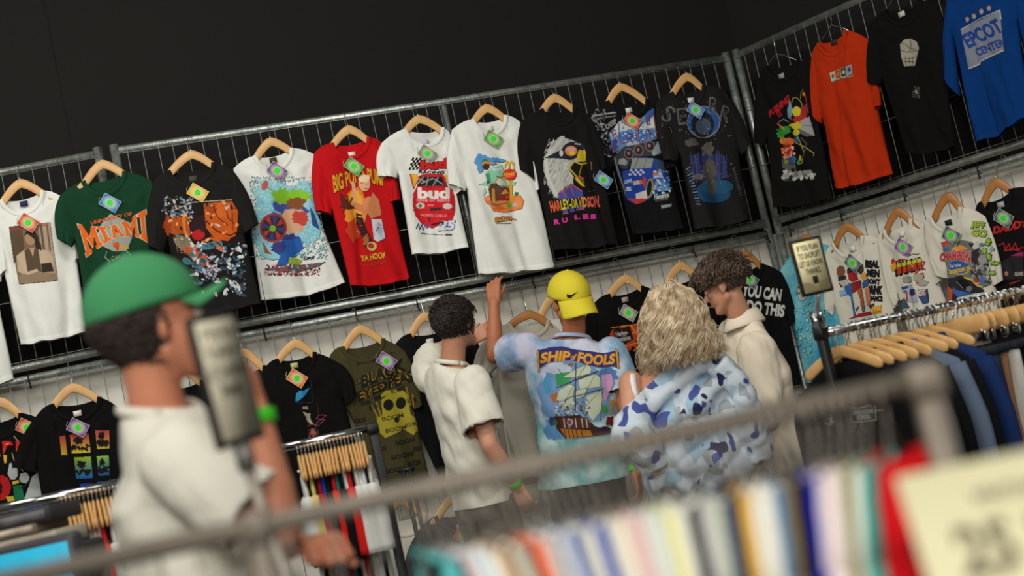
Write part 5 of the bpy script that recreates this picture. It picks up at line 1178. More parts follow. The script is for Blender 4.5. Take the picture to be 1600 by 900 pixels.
# S4 pale blue spray with a red wheel shield and bright paint shapes
i, put = begin('S4', 388, 272, 516, 432)
bl = [(128,190,206), (146,202,212), (110,178,198), (160,208,216)]
i.cloud(440, 330, 42, 44, (128, 188, 204), .12, 40).cloud(430, 372, 32, 34, (136, 194, 208), .15, 30).cloud(478, 345, 26, 38, (132, 190, 206), .15, 30).cloud(418, 300, 22, 18, (140,196,208)).cloud(470, 300, 24, 20, (140, 196, 208))
i.dots(390, 276, 512, 404, bl+[(206,214,212)], 1500, .4, 1.4).dots(400, 282, 500, 398, bl, 500, .5, 2.4, only=True)
i.line([(408,288),(440,306)], 2, (110, 160, 50)).ell(414, 290, 5, 8, (176, 88, 84), -20)
i.cloud(452, 330, 30, 24, (60, 76, 150), .25).cloud(440, 306, 18, 14, (120, 176, 40)).cloud(468, 306, 18, 12, (130, 190, 44)).cloud(458, 346, 22, 22, (204, 160, 124), .2).cloud(462, 318, 18, 10, (130, 76, 40)).cloud(470, 340, 16, 12, (186, 66, 56)).cloud(452, 376, 16, 12, (50, 60, 130))
i.poly([(484,322),(492,336),(500,360),(488,352)], (34, 70, 130)).poly([(428,378),(470,372),(474,388),(456,404),(446,414),(430,418),(438,400),(426,392)], (38, 92, 170)).cloud(436, 386, 14, 10, (52, 60, 120)).poly([(452,402),(472,406),(468,414),(450,412)], (150, 180, 60)).poly([(410,376),(420,392),(426,398),(414,396)], (150, 84, 40))
i.ell(427, 356, 21, 23, (156, 58, 56)).ell(427, 356, 17.5, 19.5, (62, 42, 52))
for k in range(8):
    a = k*math.pi/4+.2; i.poly([(427+5*math.cos(a), 356+5*math.sin(a)), (427+17*math.cos(a-.24), 356+19*math.sin(a-.24)), (427+17*math.cos(a+.24), 356+19*math.sin(a+.24))], (178, 60, 56) if k % 2 else (50, 66, 140))
i.ell(426, 357, 5, 5, (110, 170, 40)); i.line([(412,334),(424,328),(438,334)], 3, (120, 176, 200))
i.poly([(414,420),(450,416),(508,409),(498,416),(470,424),(430,424)], (96, 98, 102)).dots(414, 414, 500, 430, [(180,60,64), (60,60,64), (210,200,200), (150,40,50)], 170, .4, 1.3, el=1.8).txt('Kennedy', 483, 403, 17, 7, (50, 50, 50), 12, 0, slant=.3); put(i)
# S5 wrestler
i, put = begin('S5', 514, 258, 602, 416)
i.cloud(556, 326, 20, 34, (216, 124, 30), .2).cloud(556, 320, 12, 24, (232, 160, 50), .2).cloud(546, 338, 8, 18, (226, 140, 40)).cloud(552, 360, 12, 18, (190, 60, 26))
up_ = lambda u: np.interp(u, [0, .5, 1], [274, 262, 265]); lo_ = lambda u: np.interp(u, [0, .5, 1], [302, 283, 292])
i.txt('BIG POPPA PUMP', 0, 0, 1, 1, (216, 158, 34), 0, .03, ol=((60, 30, 14), .02), warp=lambda u, v: (519+80*u+(1-v)*3, lo_(u)*(1-v)+up_(u)*v))
i.line([(552,288),(554,304),(556,322)], 6, (206, 150, 116)).line([(556,322),(570,328),(584,322)], 11, (196, 122, 80)).cloud(578, 318, 12, 12, (206, 130, 84), .12).ell(569, 287, 9, 12, (222, 166, 128), 6).ell(569, 279, 9, 6, (226, 200, 160), 6).line([(563,286),(568,286)], 1, (90, 50, 40)).line([(572,288),(576,287)], 1, (90, 50, 40)).ell(572, 295, 3, 1, (150, 80, 60)).poly([(582,300),(592,312),(596,336),(580,342),(572,330)], (190, 116, 74))
i.poly([(530,300),(538,308),(546,318),(556,326),(544,328),(534,322)], (84, 34, 22))
for dx, dy in ((-10, -14), (-2, -16), (6, -12), (-12, 0), (-8, 8)): i.line([(544,322), (544+dx, 322+dy)], 3, (90, 38, 24))
i.poly([(556,332),(566,336),(572,358),(582,376),(590,384),(582,392),(570,386),(564,366),(556,350)], (52, 22, 20)).ell(581, 385, 8, 7, (206, 160, 96), 10).ell(580, 384, 5, 4, (120, 40, 24)).cloud(572, 376, 5, 9, (160, 96, 46)).line([(560,338),(570,340)], 2, (180, 150, 150))
i.poly([(580,342),(596,342),(602,372),(590,378),(584,374),(582,356)], (186, 196, 206)).cloud(593, 358, 6, 10, (154, 172, 194)).dots(556, 334, 600, 392, [(150,30,30), (210,120,60)], 40, .5, 1.6, only=True)
i.txt('YA HOOK UP', 590, 400, 53, 10, (222, 168, 34), 9, .03, ol=((90, 30, 14), .015)).txt('HOLLA IF YA HEAR ME', 594, 411, 56, 4.5, (206, 100, 36), 10); put(i)
# S6 racing car
i, put = begin('S6', 634, 242, 716, 374); px = lambda x, y: (630+x/6.433, 240+y/6.433)
for a in range(6):
    for b_ in range(5):
        if (a+b_) % 2 == 0:
            f = lambda u, v: px(90+u*110-v*38, 42+v*120-u*6); i.poly([f(a/6, b_/5), f((a+1)/6, b_/5), f((a+1)/6, (b_+1)/5), f(a/6, (b_+1)/5)], (24, 24, 24))
i.txt('bud', *px(308, 108), 43, 16, (200, 34, 38), 5, .07, ol=((40, 20, 20), .03), slant=.15).txt('RACING', *px(280, 186), 40, 4.5, (40, 40, 44), -1, .02, slant=.2)
i.poly([px(62,205),px(135,205),px(150,250),px(100,360)], (226, 176, 50)).poly([px(62,205),px(80,205),px(110,340),px(100,360)], (206, 60, 40)).poly([px(400,215),px(458,210),px(452,300)], (226, 176, 60))
i.poly([px(150,225),px(200,205),px(380,205),px(410,230),px(445,335),px(490,360),px(515,440),px(520,560),px(495,660),px(400,690),px(290,750),px(180,700),px(120,620),px(92,520),px(100,400),px(135,330)], (206, 30, 40))
i.poly([px(165,235),px(385,232),px(420,320),px(140,330)], (30, 28, 32)); 
for a, b_ in (((150, 300), (200, 240)), ((180, 300), (300, 250)), ((230, 320), (250, 240)), ((300, 320), (350, 240)), ((320, 260), (400, 310)), ((150, 250), (240, 290))): i.line([px(*a), px(*b_)], 1.6, (150, 160, 156))
i.line([px(200,335),px(430,330)], 3, (150, 40, 44)).txt('bud', *px(305, 398), 50, 18, (226, 224, 218), 0, .05).txt('KING OF BEERS', *px(300, 470), 52, 3.5, (226, 180, 180), 0, .02)
i.ell(*px(172, 524), 7, 4.6, (206, 202, 190)).ell(*px(444, 530), 7, 4.6, (206, 202, 190)).ell(*px(172, 526), 3, 3, (120, 110, 96)).line([px(250,520),px(305,520)], 1.6, (226, 140, 130)).line([px(95,570),px(515,560)], 1, (130, 20, 30)).poly([px(268,550),px(385,540),px(385,565),px(272,582)], (54, 44, 48)).line([px(130,630),px(500,610)], 1.2, (150, 24, 34))
i.txt('MONTE CARLO', *px(308, 622), 41, 3.6, (236, 180, 180), -1).txt('25', *px(440, 722), 24, 15, (214, 216, 230), 3, .05, ol=((86, 96, 160), .03), slant=.25).poly([px(250,640),px(270,640),px(275,680),px(262,700)], (50, 40, 60)).line([px(290,715),px(400,690)], 3, (60, 20, 30))
i.line([px(128,748),px(150,700),px(160,760),px(185,712),px(195,765),px(225,705),px(235,745),px(275,720)], 1.1, (78, 84, 160)).line([px(180,800),px(210,800)], 1.4, (90, 90, 90)).line([px(425,815),px(480,815)], 2, (80, 90, 90)).line([px(210,805),px(400,815)], .7, (150, 150, 150)); put(i)
# S7 beach scene with the red sign
i, put = begin('S7', 738, 236, 822, 352); px = lambda x, y: (735+x/7.2, 230+y/7.2)
for (x, y, a, b_) in ((90, 150, 6, 7), (110, 230, 5, 9), (130, 120, 8, 5), (200, 140, 8, 4), (270, 140, 10, 3.6), (340, 150, 8, 3), (100, 95, 4, 3), (70, 165, 4, 4), (250, 180, 6, 3)): i.cloud(*px(x, y), a, b_, (84, 152, 208), .3)
i.poly([px(170,290),px(240,230),px(360,200),px(370,300),px(430,380),px(510,390),px(500,430),px(200,440)], (136, 204, 172)).cloud(*px(300, 250), 9, 3, (200, 216, 208)).cloud(*px(330, 390), 7, 5, (206, 216, 206)).poly([px(165,300),px(215,290),px(230,400),px(190,400)], (70, 160, 120)).poly([px(90,420),px(180,380),px(190,430)], (150, 206, 180))
i.cloud(*px(155, 500), 3, 6, (170, 206, 180)).poly([px(150,560),px(210,540),px(560,540),px(600,600),px(580,690),px(400,735),px(260,720),px(220,650),px(170,620)], (222, 126, 56)).cloud(*px(540, 620), 7, 8, (226, 140, 76)).cloud(*px(330, 690), 12, 4, (206, 96, 36)).cloud(*px(190, 580), 5, 4, (228, 150, 100))
i.poly([px(200,470),px(230,410),px(290,400),px(330,440),px(410,440),px(440,470),px(440,600),px(230,610)], (98, 62, 54)).poly([px(230,620),px(300,640),px(440,610),px(400,640),px(270,670),px(230,640)], (140, 96, 70)).line([px(255,480),px(262,600)], 4.4, (196, 152, 46)).poly([px(345,530),px(390,468),px(430,520)], (226, 150, 44)).poly([px(300,540),px(430,530),px(430,600),px(320,600)], (120, 44, 36)).cloud(*px(410, 560), 3, 4, (206, 60, 44)).line([px(280,400),px(300,350),px(340,345),px(390,380),px(420,450)], 2.4, (190, 150, 60)).ell(*px(335, 400), 5, 4, (196, 210, 196)).line([px(290,325),px(335,345),px(380,325)], 1.6, (96, 80, 40))
i.line([px(455,380),px(460,610)], 4.6, (196, 156, 40)).line([px(385,270),px(390,200),px(412,165),px(430,200),px(436,220)], 2.6, (222, 176, 44)).line([px(436,220),px(440,175),px(462,160),px(480,190),px(490,240)], 2.6, (222, 176, 44)).cloud(*px(440, 308), 11, 9.5, (180, 36, 30), .08).cloud(*px(440, 308), 9.8, 8.2, (206, 40, 34), .08).txt("McDonald's", *px(438, 300), 18, 5, (230, 176, 50), 6, .03).line([px(380,340),px(490,322)], 1, (226, 150, 50))
i.cloud(*px(435, 655), 6, 5, (96, 160, 60), .6).cloud(*px(515, 530), 4, 4, (50, 120, 90), .5).cloud(*px(500, 650), 4, 3, (170, 180, 206)).cloud(*px(200, 395), 3, 3, (70, 84, 50), .5).ell(*px(172, 205), 5.5, 6.5, (70, 50, 44)).cloud(*px(165, 150), 5, 3, (50, 130, 80)).line([px(135,195),px(165,170),px(200,180),px(235,175)], 3, (226, 140, 40))
i.txt('BEDROCK', *px(320, 812), 13, 8, (206, 130, 34), 5, .05, ol=((90, 50, 20), .03)).txt('1994', *px(420, 805), 12, 8, (206, 120, 34), 5, .05, ol=((90, 50, 20), .03)).line([px(460,800),px(510,815)], 2, (206, 140, 50)).line([px(290,860),px(450,856)], .6, (150, 130, 150)); put(i)
# S8 eagle in goggles
i, put = begin('S8', 846, 208, 942, 356, 1.4); px = lambda x, y: (840+x/5.81, 205+y/5.81)
P_ = []; 
edge = [(210,45),(330,90),(400,110),(430,170),(430,280),(330,330),(290,360),(330,420),(300,480),(250,510),(185,560),(180,610)]
left = [(150,590),(120,540),(90,490),(75,420),(55,370),(50,310),(60,250),(55,240),(90,190),(80,170),(120,130),(110,100),(170,80),(180,60)]
i.poly([px(*p) for p in edge+left], (176, 176, 170))
for k in range(260):
    x = i.rng.uniform(60, 330); y = i.rng.uniform(60, 590); c = [(206,206,200), (140,140,138), (110,112,112), (190,190,184)][i.rng.randint(4)]
    if ((x-210)/190)**2+((y-300)/310)**2 < .9 and y < 640-(x-60)*.45 : i.poly([px(x,y), px(x-14,y+42), px(x+6,y+10)], c)
for k in range(26):
    y = 250+k*13; x = np.interp(y, [250, 400, 590], [55, 75, 160]); i.poly([px(x+24,y-14), px(x-10,y+22), px(x+34,y+14)], (196, 196, 190))
for k in range(14):
    t = k/13; x = 60+150*t; y = 240-190*t; i.poly([px(x+30,y+18), px(x-12,y-4), px(x+34,y-8)], (196, 196, 190))
i.poly([px(60,245),px(200,175),px(300,95),px(400,100),px(430,150),px(410,190),px(360,240),px(300,265),px(220,250),px(130,245)], (30, 38, 50)).ell(*px(300, 180), 13, 13.5, (24, 32, 44)).ell(*px(302, 180), 9.5, 8, (204, 120, 60)).ell(*px(300, 165), 8, 3.5, (206, 150, 140)).ell(*px(312, 200), 5, 3, (210, 180, 50)).ell(*px(214, 200), 3, 5, (190, 196, 196)).line([px(340,115),px(385,120)], 1.6, (196, 196, 196))
i.poly([px(372,170),px(436,180),px(436,270),px(400,275),px(350,262)], (206, 178, 30)).poly([px(330,280),px(440,275),px(440,400),px(420,500),px(350,420),px(285,335)], (20, 14, 14)).line([px(440,290),px(390,300),px(330,275),px(285,335),px(350,410),px(420,500)], 2.2, (190, 172, 30)).line([px(400,310),px(375,400),px(420,470)], 1.4, (150, 136, 30)).line([px(355,415),px(410,430)], 3, (196, 70, 70)).poly([px(345,410),px(420,495),px(400,500),px(340,440)], (190, 176, 30)).line([px(485,280),px(490,350)], 1.4, (130, 100, 40))
for a, b_ in (((185, 570), (230, 750)), ((300, 490), (300, 740)), ((400, 560), (420, 700))): pass
i.poly([px(185,565),px(315,485),px(405,545),px(415,600),px(190,620)], (70, 76, 150)).line([px(185,565),px(315,485),px(405,545)], 1.6, (196, 80, 70)).line([px(225,545),px(260,600)], 1.4, (196, 80, 70)).line([px(300,500),px(325,580)], 1.4, (196, 80, 70)).poly([px(225,700),px(270,690),px(275,745),px(230,755)], (70, 76, 150)).poly([px(290,690),px(330,685),px(335,730),px(295,740)], (70, 76, 150)).poly([px(345,680),px(415,670),px(422,705),px(350,715)], (70, 76, 150)).line([px(225,752),px(275,742)], 1.4, (196, 80, 90)).line([px(345,718),px(422,705)], 1.4, (196, 80, 90))
hx = lambda u, v: px(103+u*437+(1-v)*22*(1-u), (738-u*45)*(1-v)+(635-u*52+18*math.sin(math.pi*u)*0)*v+ (1-v)*-18*math.sin(math.pi*u))
for seg_, c, a, b_ in (('HAR', (226, 96, 60), 0, .215), ('LEY-', (206, 196, 40), .222, .44), ('DA', (200, 190, 44), .45, .59), ('VID', (216, 150, 40), .60, .775), ('SON.', (224, 96, 80), .785, 1.06)):
    i.txt(seg_, 0, 0, 1, 1, c, 0, .035, ol=((30, 20, 20), .02), warp=lambda u, v, a=a, b_=b_: hx(a+(b_-a)*u, v))
for ch, x, y in (('R', 175, 822), ('U', 245, 808), ('L', 358, 780), ('E', 435, 775), ('S', 504, 775)): i.txt(ch, *px(x, y), 9, 8, (214, 50, 150), 6, .07)
i.line([px(455,545),px(520,540)], .8, (120, 110, 110)); put(i)
# S9 stock car
i, put = begin('S9', 918, 166, 1056, 330, 1.3); px = lambda x, y: (918+x/5.45, 165+y/5.45)
i.poly([px(180,240),px(270,130),px(300,110),px(390,200),px(440,200),px(450,110),px(560,20),px(565,70),px(595,280),px(440,330),px(330,350),px(215,400)], (96, 136, 180)).poly([px(190,235),px(270,135),px(420,205),px(560,90),px(575,190),px(300,215),px(200,290)], (196, 206, 206)).poly([px(500,60),px(560,20),px(562,70),px(505,160)], (46, 96, 170)).cloud(*px(330, 260), 16, 7, (50, 110, 190), .3).cloud(*px(500, 240), 12, 7, (60, 120, 196), .3).cloud(*px(230, 340), 6, 10, (40, 90, 170), .3)
i.dots(*px(190, 180), *px(590, 330), [(190,206,214), (60,120,196), (30,70,140)], 170, .4, 1.6, only=True)
for pth in (((265,150),(275,300),(300,320),(340,310),(335,250),(360,240),(375,310),(420,320),(415,240)), ((440,310),(430,200)), ((495,80),(505,160),(530,160),(525,80)), ((560,60),(590,270),(540,280),(530,210),(500,215),(505,285),(440,330)), ((200,200),(215,270),(240,230)), ((215,300),(225,400),(250,310))): i.line([px(*p) for p in pth], 1.6, (130, 30, 50))
i.line([px(15,120),px(60,85),px(250,55)], 3, (150, 150, 150)).line([px(15,150),px(100,110),px(240,85)], 2, (130, 130, 130)).dots(*px(20, 30), *px(150, 200), [(110,110,110), (160,160,160), (70,70,70)], 70, .4, 1.1, el=3).dots(*px(30, 180), *px(200, 440), [(90,96,106), (150,150,150), (50,56,70)], 120, .4, 2).txt('DEEP', *px(200, 155), 20, 8, (150, 150, 150), 35, .05).txt('FIVE', *px(378, 330), 16, 7, (190, 190, 190), 12, .05, slant=.3).txt('HIGH', *px(290, 380), 18, 8, (120, 130, 140), 30, .05)
i.poly([px(220,440),px(310,350),px(590,300),px(625,420),px(380,440),px(340,540),px(290,540)], (56, 60, 66)); i.poly([px(600,300),px(625,400),px(560,430),px(545,400)], (150, 166, 170))
for x, y in ((352, 410), (434, 380), (530, 345)): i.ell(*px(x, y), 7.5, 8.5, (120, 120, 124), 15).ell(*px(x, y), 6.2, 7.2, (60, 34, 40), 15).ell(*px(x-4, y-4), 2.2, 2.6, (150, 120, 116))
i.cloud(*px(300, 480), 8, 6, (150, 150, 154), .3).line([px(230,450),px(260,560),px(300,680),px(330,780)], 2.6, (110, 114, 120))
i.poly([px(290,560),px(360,540),px(400,440),px(560,445),px(600,470),px(690,620),px(700,690),px(560,760),px(520,800),px(410,840),px(330,800)], (30, 62, 150)).poly([px(380,445),px(560,450),px(545,530),px(360,540)], (140, 146, 144)).line([px(400,530),px(430,450)], 1.4, (90, 96, 96)).line([px(480,530),px(500,450)], 1.4, (110, 116, 116)).poly([px(560,450),px(640,470),px(660,560),px(590,560)], (50, 70, 110))
for a in range(6): 
    for b_ in range(3):
        if (a+b_) % 2 == 0: i.poly([px(360+a*22-b_*4, 542+b_*18), px(380+a*22-b_*4, 545+b_*18), px(378+a*22-b_*4, 560+b_*18), px(356+a*22-b_*4, 557+b_*18)], (206, 210, 212))
i.ell(*px(527, 705), 5.5, 15, (170, 160, 50), -8).ell(*px(525, 705), 4, 13, (22, 22, 24), -8).poly([px(410,750),px(500,720),px(510,790),px(415,800)], (206, 200, 196)).poly([px(340,790),px(400,795),px(510,790),px(480,820),px(420,840)], (190, 50, 50)).poly([px(385,645),px(460,635),px(465,665),px(390,680)], (190, 180, 170)).ell(*px(455, 650), 3, 3, (206, 90, 40)).poly([px(470,600),px(500,620),px(490,700),px(478,690)], (170, 60, 70)).txt('LOWE', *px(345, 645), 12, 6, (170, 190, 210), 12, .04).txt('5', *px(350, 710), 9, 6, (196, 196, 200), 0, .05)
i.poly([px(610,540),px(650,560),px(600,670),px(560,720)], (170, 190, 206)).cloud(*px(580, 590), 5, 6, (196, 110, 40), .5).cloud(*px(640, 690), 13, 9, (90, 150, 190), .4).poly([px(560,720),px(640,640),px(600,690)], (200, 60, 50)).dots(*px(560, 560), *px(700, 760), [(90,150,200), (206,214,220), (40,80,150)], 110, .5, 2.0, only=False)
i.txt('Hendrick', *px(632, 768), 24, 8, (206, 210, 206), 8, .04, slant=.2).txt('MOTORSPORTS', *px(628, 800), 20, 4, (120, 124, 124), 8, .02).poly([px(622,848),px(718,832),px(712,860),px(628,880)], (110, 112, 112)).txt('RACING', *px(668, 856), 14, 3, (190, 190, 190), 8, .03); put(i)
# S10 blue moon print (no figure)
i, put = begin('S10', 1028, 150, 1164, 336, 1.1); px = lambda x, y: (1020+x/4.5, 145+y/4.5)
i.ell(*px(355, 205), 26, 25, (36, 84, 150)).ell(*px(355, 205), 26, 25, (150, 150, 136), 0, 1.2).ell(*px(350, 225), 18, 20, (26, 26, 32)).ell(*px(355, 235), 12, 13, (60, 74, 96))
for ch, x, y, a in (('S', 108, 150, -30), ('E', 205, 165, 8), ('R', 425, 88, -4), ('R', 510, 150, -14)): i.txt(ch, *px(x, y), 15, 26, (96, 96, 94), -a*0+a, .02).txt(ch, *px(x, y), 10, 20, (34, 33, 34), a, -.005)
i.dots(*px(60, 60), *px(560, 330), [(150,150,148), (90,90,90)], 130, .3, .9)
i.poly([px(262,440),px(350,420),px(500,440),px(530,600),px(290,620)], (40, 46, 92)); 
for k in range(16): i.line([px(262+k*17, 420+20*math.sin(k)), px(285+k*15, 600)], 1, [(70,80,140), (30,34,70), (90,90,120)][k % 3])
i.cloud(*px(430, 690), 28, 20, (26, 68, 104), .1).cloud(*px(450, 660), 26, 12, (30, 78, 112), .1).cloud(*px(400, 540), 12, 20, (84, 80, 74), .35).cloud(*px(330, 590), 10, 5, (96, 90, 84), .3).cloud(*px(385, 390), 10, 12, (92, 88, 80), .35).cloud(*px(270, 350), 12, 7, (80, 78, 78), .3).cloud(*px(415, 650), 7, 16, (80, 76, 70), .3)
for k in range(13): i.line([px(235+k*6, 540+k*20), px(262+k*6, 520+k*22)], 2, [(120,124,130), (44,84,140)][k % 2]); i.line([px(560+k*4, 540+k*15), px(575+k*4, 525+k*16)], 1.4, (90, 96, 104))
i.dots(*px(250, 400), *px(560, 640), [(140,140,150), (90,100,150)], 70, .3, 1); put(i)
# R1 junk pile
i, put = begin('R1', 1198, 136, 1276, 286); px = lambda x, y: (1190+x/5.62, 130+y/5.62)
i.txt('PUSHING', 0, 0, 1, 1, (176, 26, 30), 0, .05, warp=lambda u, v: px(60+178*u+(1-v)*12, (300-u*135)*(1-v)+(245-u*150)*v)).txt('IT', *px(156, 262), 8, 12, (176, 26, 30), 24, .05, slant=-.2)
i.cloud(*px(250, 240), 4, 14, (110, 140, 160), .4).line([px(265,170),px(275,130),px(310,125),px(350,170),px(355,200)], 1, (170, 170, 50)).cloud(*px(345, 320), 13, 8, (170, 40, 40), .2).poly([px(340,330),px(420,290),px(468,460),px(390,465),px(330,420)], (150, 150, 146)).poly([px(330,400),px(460,462),px(390,468),px(335,440)], (90, 90, 90)).line([px(350,370),px(440,375)], 1, (90, 100, 130)).cloud(*px(375, 240), 8, 10, (150, 40, 44), .3).cloud(*px(306, 245), 7, 8, (196, 182, 40), .25).cloud(*px(300, 370), 10, 6, (190, 176, 44), .4).ell(*px(305, 432), 5.5, 5, (190, 176, 40), 20)
i.cloud(*px(370, 95), 3, 4, (206, 110, 30), .4).line([px(385,110),px(400,190)], 1.4, (170, 40, 34)).line([px(340,140),px(345,80),px(365,50)], .9, (150, 150, 70)).cloud(*px(200, 410), 12, 8, (36, 130, 50), .3).cloud(*px(170, 450), 7, 6, (40, 150, 60), .3).poly([px(130,350),px(145,350),px(210,405),px(195,412)], (196, 110, 40)).cloud(*px(230, 510), 11, 8, (196, 92, 36), .3).cloud(*px(190, 500), 6, 6, (206, 130, 50), .3).cloud(*px(230, 590), 11, 10, (160, 34, 34), .3).dots(*px(175, 560), *px(290, 640), [(206,110,50), (180,40,40), (220,180,140)], 40, .5, 2)
i.cloud(*px(230, 650), 10, 3, (196, 130, 90)).poly([px(175,670),px(300,640),px(300,700),px(180,730)], (60, 70, 90)).cloud(*px(280, 670), 4, 6, (40, 90, 160), .3).cloud(*px(216, 690), 4, 4, (110, 130, 40), .4).cloud(*px(235, 735), 11, 5, (86, 84, 84), .3).cloud(*px(310, 490), 4, 5, (40, 96, 160)).line([px(300,520),px(380,560),px(460,615),px(455,635)], 1.2, (170, 170, 60)).line([px(320,470),px(370,600),px(355,700),px(330,710)], 1.2, (150, 160, 60)).line([px(345,480),px(395,530),px(365,640)], 2.4, (60, 60, 62)).cloud(*px(340, 660), 3, 5, (196, 170, 40), .4).cloud(*px(325, 695), 3, 4, (50, 130, 60)).dots(*px(185, 770), *px(470, 840), [(150,150,146), (110,110,108), (180,180,176)], 60, .8, 3, el=1.6).cloud(*px(215, 815), 6, 4, (140, 140, 136)).cloud(*px(380, 780), 12, 3, (140, 140, 136), .5).line([px(290,700),px(300,800)], 2, (90, 90, 90)).line([px(200,855),px(270,850)], 1.6, (20, 80, 70)).line([px(150,340),px(190,315),px(240,340)], 1.2, (140, 140, 136)); put(i)
# R2 patch
i, put = begin('R2', 1292, 96, 1338, 132, 1.8); px = lambda x, y: (1285+x/5.08, 10+y/5.08)
i.poly([px(55,528),px(232,458),px(240,535),px(75,602)], (150, 150, 130))
for k, c in enumerate(((176, 172, 150), (150, 66, 24), (34, 30, 28), (110, 130, 160))):
    a, b_ = 60+k*43, 100+k*43; y0 = 530-(a-55)*.395; y1 = 530-(b_-55)*.395; i.poly([px(a, y0+4), px(b_-3, y1+4), px(b_+5, y1+66), px(a+9, y0+66)], c); m_ = px((a+b_)/2+4, (y0+y1)/2+34); i.cloud(m_[0], m_[1], 2.6, 4, [(90,90,84), (196,90,30), (170,166,150), (60,40,80)][k], .35)
i.txt('VINTAGE', *px(203, 560), 16, 2.4, (206, 180, 150), 14, .03); put(i)
# R3 small pale oval emblem, R4 chest print
i, put = begin('R3', 1402, 56, 1442, 158, 1.4); px = lambda x, y: (1285+x/5.08, 10+y/5.08)
i.poly([px(615,300),px(650,262),px(700,254),px(750,280),px(768,330),px(750,400),px(735,470),px(650,475),px(625,400)], (150, 146, 130))
for a in (((620,290),(660,300),(690,330),(740,345)), ((700,260),(705,320),(690,360)), ((640,420),(700,415),(745,400)), ((650,440),(730,440)), ((660,400),(665,470)), ((690,405),(695,470)), ((715,400),(720,465)), ((625,350),(680,365),(760,350))): i.line([px(*p) for p in a], .9, (24, 22, 20))
put(i); i, put = begin('R3', 1402, 120, 1446, 162, 1.6); i.txt('THE\nODD\nCLUB', *px(745, 680), 12, 17, (110, 110, 104), -6, .0); i.cloud(*px(745, 680), 3, 5, (120, 120, 114), .6); put(i)
i, put = begin('R4', 1496, 0, 1572, 112, 1.2)
i.poly([px(1098,185),px(1408,30),px(1440,345),px(1250,430),px(1250,460),px(1160,495)], (120, 124, 140)).line([px(1098,183),px(1260,92),px(1408,28),px(1418,100)], 1.2, (186, 190, 186)).line([px(1160,495),px(1250,458),px(1255,435),px(1440,348)], 1.4, (190, 194, 186)); B4 = (22, 60, 130)
i.txt('EPCOT', *px(1272, 215), 62, 25, B4, 26, .045, slant=-.1).txt('CENTER', *px(1330, 325), 47, 13, B4, 22, .045, slant=-.1)
for x, y in ((1150, 105), (1203, 78), (1262, 42), (1322, 15)): i.cloud(*px(x, y), 3.6, 4.6, (150, 140, 150), .4).ell(*px(x, y-14), 2.4, 1.6, (196, 120, 50))
put(i)
# lower row, from the left
i, put = begin('L0', 0, 664, 98, 800, 1.1); px = lambda x, y: (0+x/6.43, 650+y/6.43)
for k, x in enumerate((-45, 80, 215, 350)):
    ch = 'APPY'[k]; i.txt(ch, *px(x, 320+(0 if k else 20)), 17, 22, (206, 30, 26), 4, .10, c2=(206, 60, 30)); i.poly([px(x-46, 390), px(x-10, 390), px(x-14, 470), px(x-38, 475)] if k < 3 else [px(x-30, 390), px(x+34, 390), px(x+28, 460), px(x-22, 460)], (216, 176, 40)).line([px(x-20, 285), px(x+10, 275)], 1, (226, 180, 90))
for p in (((140,200),(180,250)), ((400,90),(390,120),(430,200),(430,240)), ((400,240),(480,210),(490,180)), ((120,370),(150,470)), ((250,360),(290,480),(285,550)), ((290,480),(340,510),(350,560)), ((420,430),(460,480)), ((330,250),(300,270)), ((620,490),(580,570)), ((610,410),(630,490),(560,480)), ((180,490),(230,550)), ((340,500),(380,560))): i.line([px(*q) for q in p], 1.3, (176, 172, 110))
i.ell(*px(455, 292), 6, 7, (186, 26, 50)).ell(*px(568, 352), 8, 9, (190, 30, 56)).ell(*px(450, 560), 5, 8, (180, 26, 46)).dots(*px(420, 250), *px(610, 400), [(90,10,24), (206,50,80)], 40, .4, 1.6, only=True)
i.cloud(*px(10, 720), 16, 20, (180, 26, 30), .08).cloud(*px(-5, 720), 5, 12, (60, 10, 12), .3).poly([px(75,580),px(95,470),px(120,470),px(125,540),px(150,480),px(175,490),px(180,600),px(150,640),px(110,640)], (176, 182, 180)).cloud(*px(245, 620), 8, 9, (176, 180, 178), .12).poly([px(120,660),px(185,640),px(195,670),px(130,690)], (206, 190, 50)).poly([px(130,700),px(220,690),px(245,830),px(150,850)], (20, 110, 70)).poly([px(240,840),px(290,700),px(320,610),px(410,540),px(440,700),px(450,820)], (170, 178, 176)).line([px(200,730),px(245,700),px(300,640)], 1.6, (40, 50, 50)).poly([px(60,810),px(135,800),px(150,850),px(80,860)], (196, 176, 44)).poly([px(0,880),px(260,880),px(420,870),px(450,960),px(0,960)], (24, 60, 140)).poly([px(145,860),px(240,860),px(240,950),px(150,950)], (24, 110, 70)); put(i)
i, put = begin('L1', 84, 672, 172, 790, 1.1)
for (x, y, w_, h, c1, c2_) in ((595, 200, 60, 190, (166, 60, 56), (176, 150, 40)), (700, 185, 190, 190, (176, 66, 60), (196, 180, 50)), (955, 140, 140, 190, (176, 66, 70), (186, 160, 50)), (742, 415, 170, 215, (140, 170, 50), (30, 90, 160)), (970, 400, 120, 200, (130, 180, 70), (34, 80, 150)), (795, 680, 130, 90, (26, 56, 140), (30, 60, 150)), (975, 660, 90, 60, (26, 60, 150), (30, 60, 150)), (600, 740, 130, 60, (20, 50, 120), (26, 50, 120))):
    n_ = 10
    for k in range(n_):
        f = k/(n_-1); c = tuple(a*(1-f)+b_*f for a, b_ in zip(c1, c2_)); y0 = y+h*k/n_; i.poly([px(x+k*2, y0), px(x+w_+k*2, y0-w_*.06), px(x+w_+k*2+2, y0+h/n_+2-w_*.06), px(x+k*2+2, y0+h/n_+2)], c)
    if w_ > 100 and h > 100: i.cloud(*px(x+w_*.45, y+h*.32), w_*.045, h*.035, (18, 16, 16), .4); i.dots(*px(x+20, y+h*.58), *px(x+w_-10, y+h*.82), [(18,16,16)], 26, .6, 2.2, el=2)
put(i)
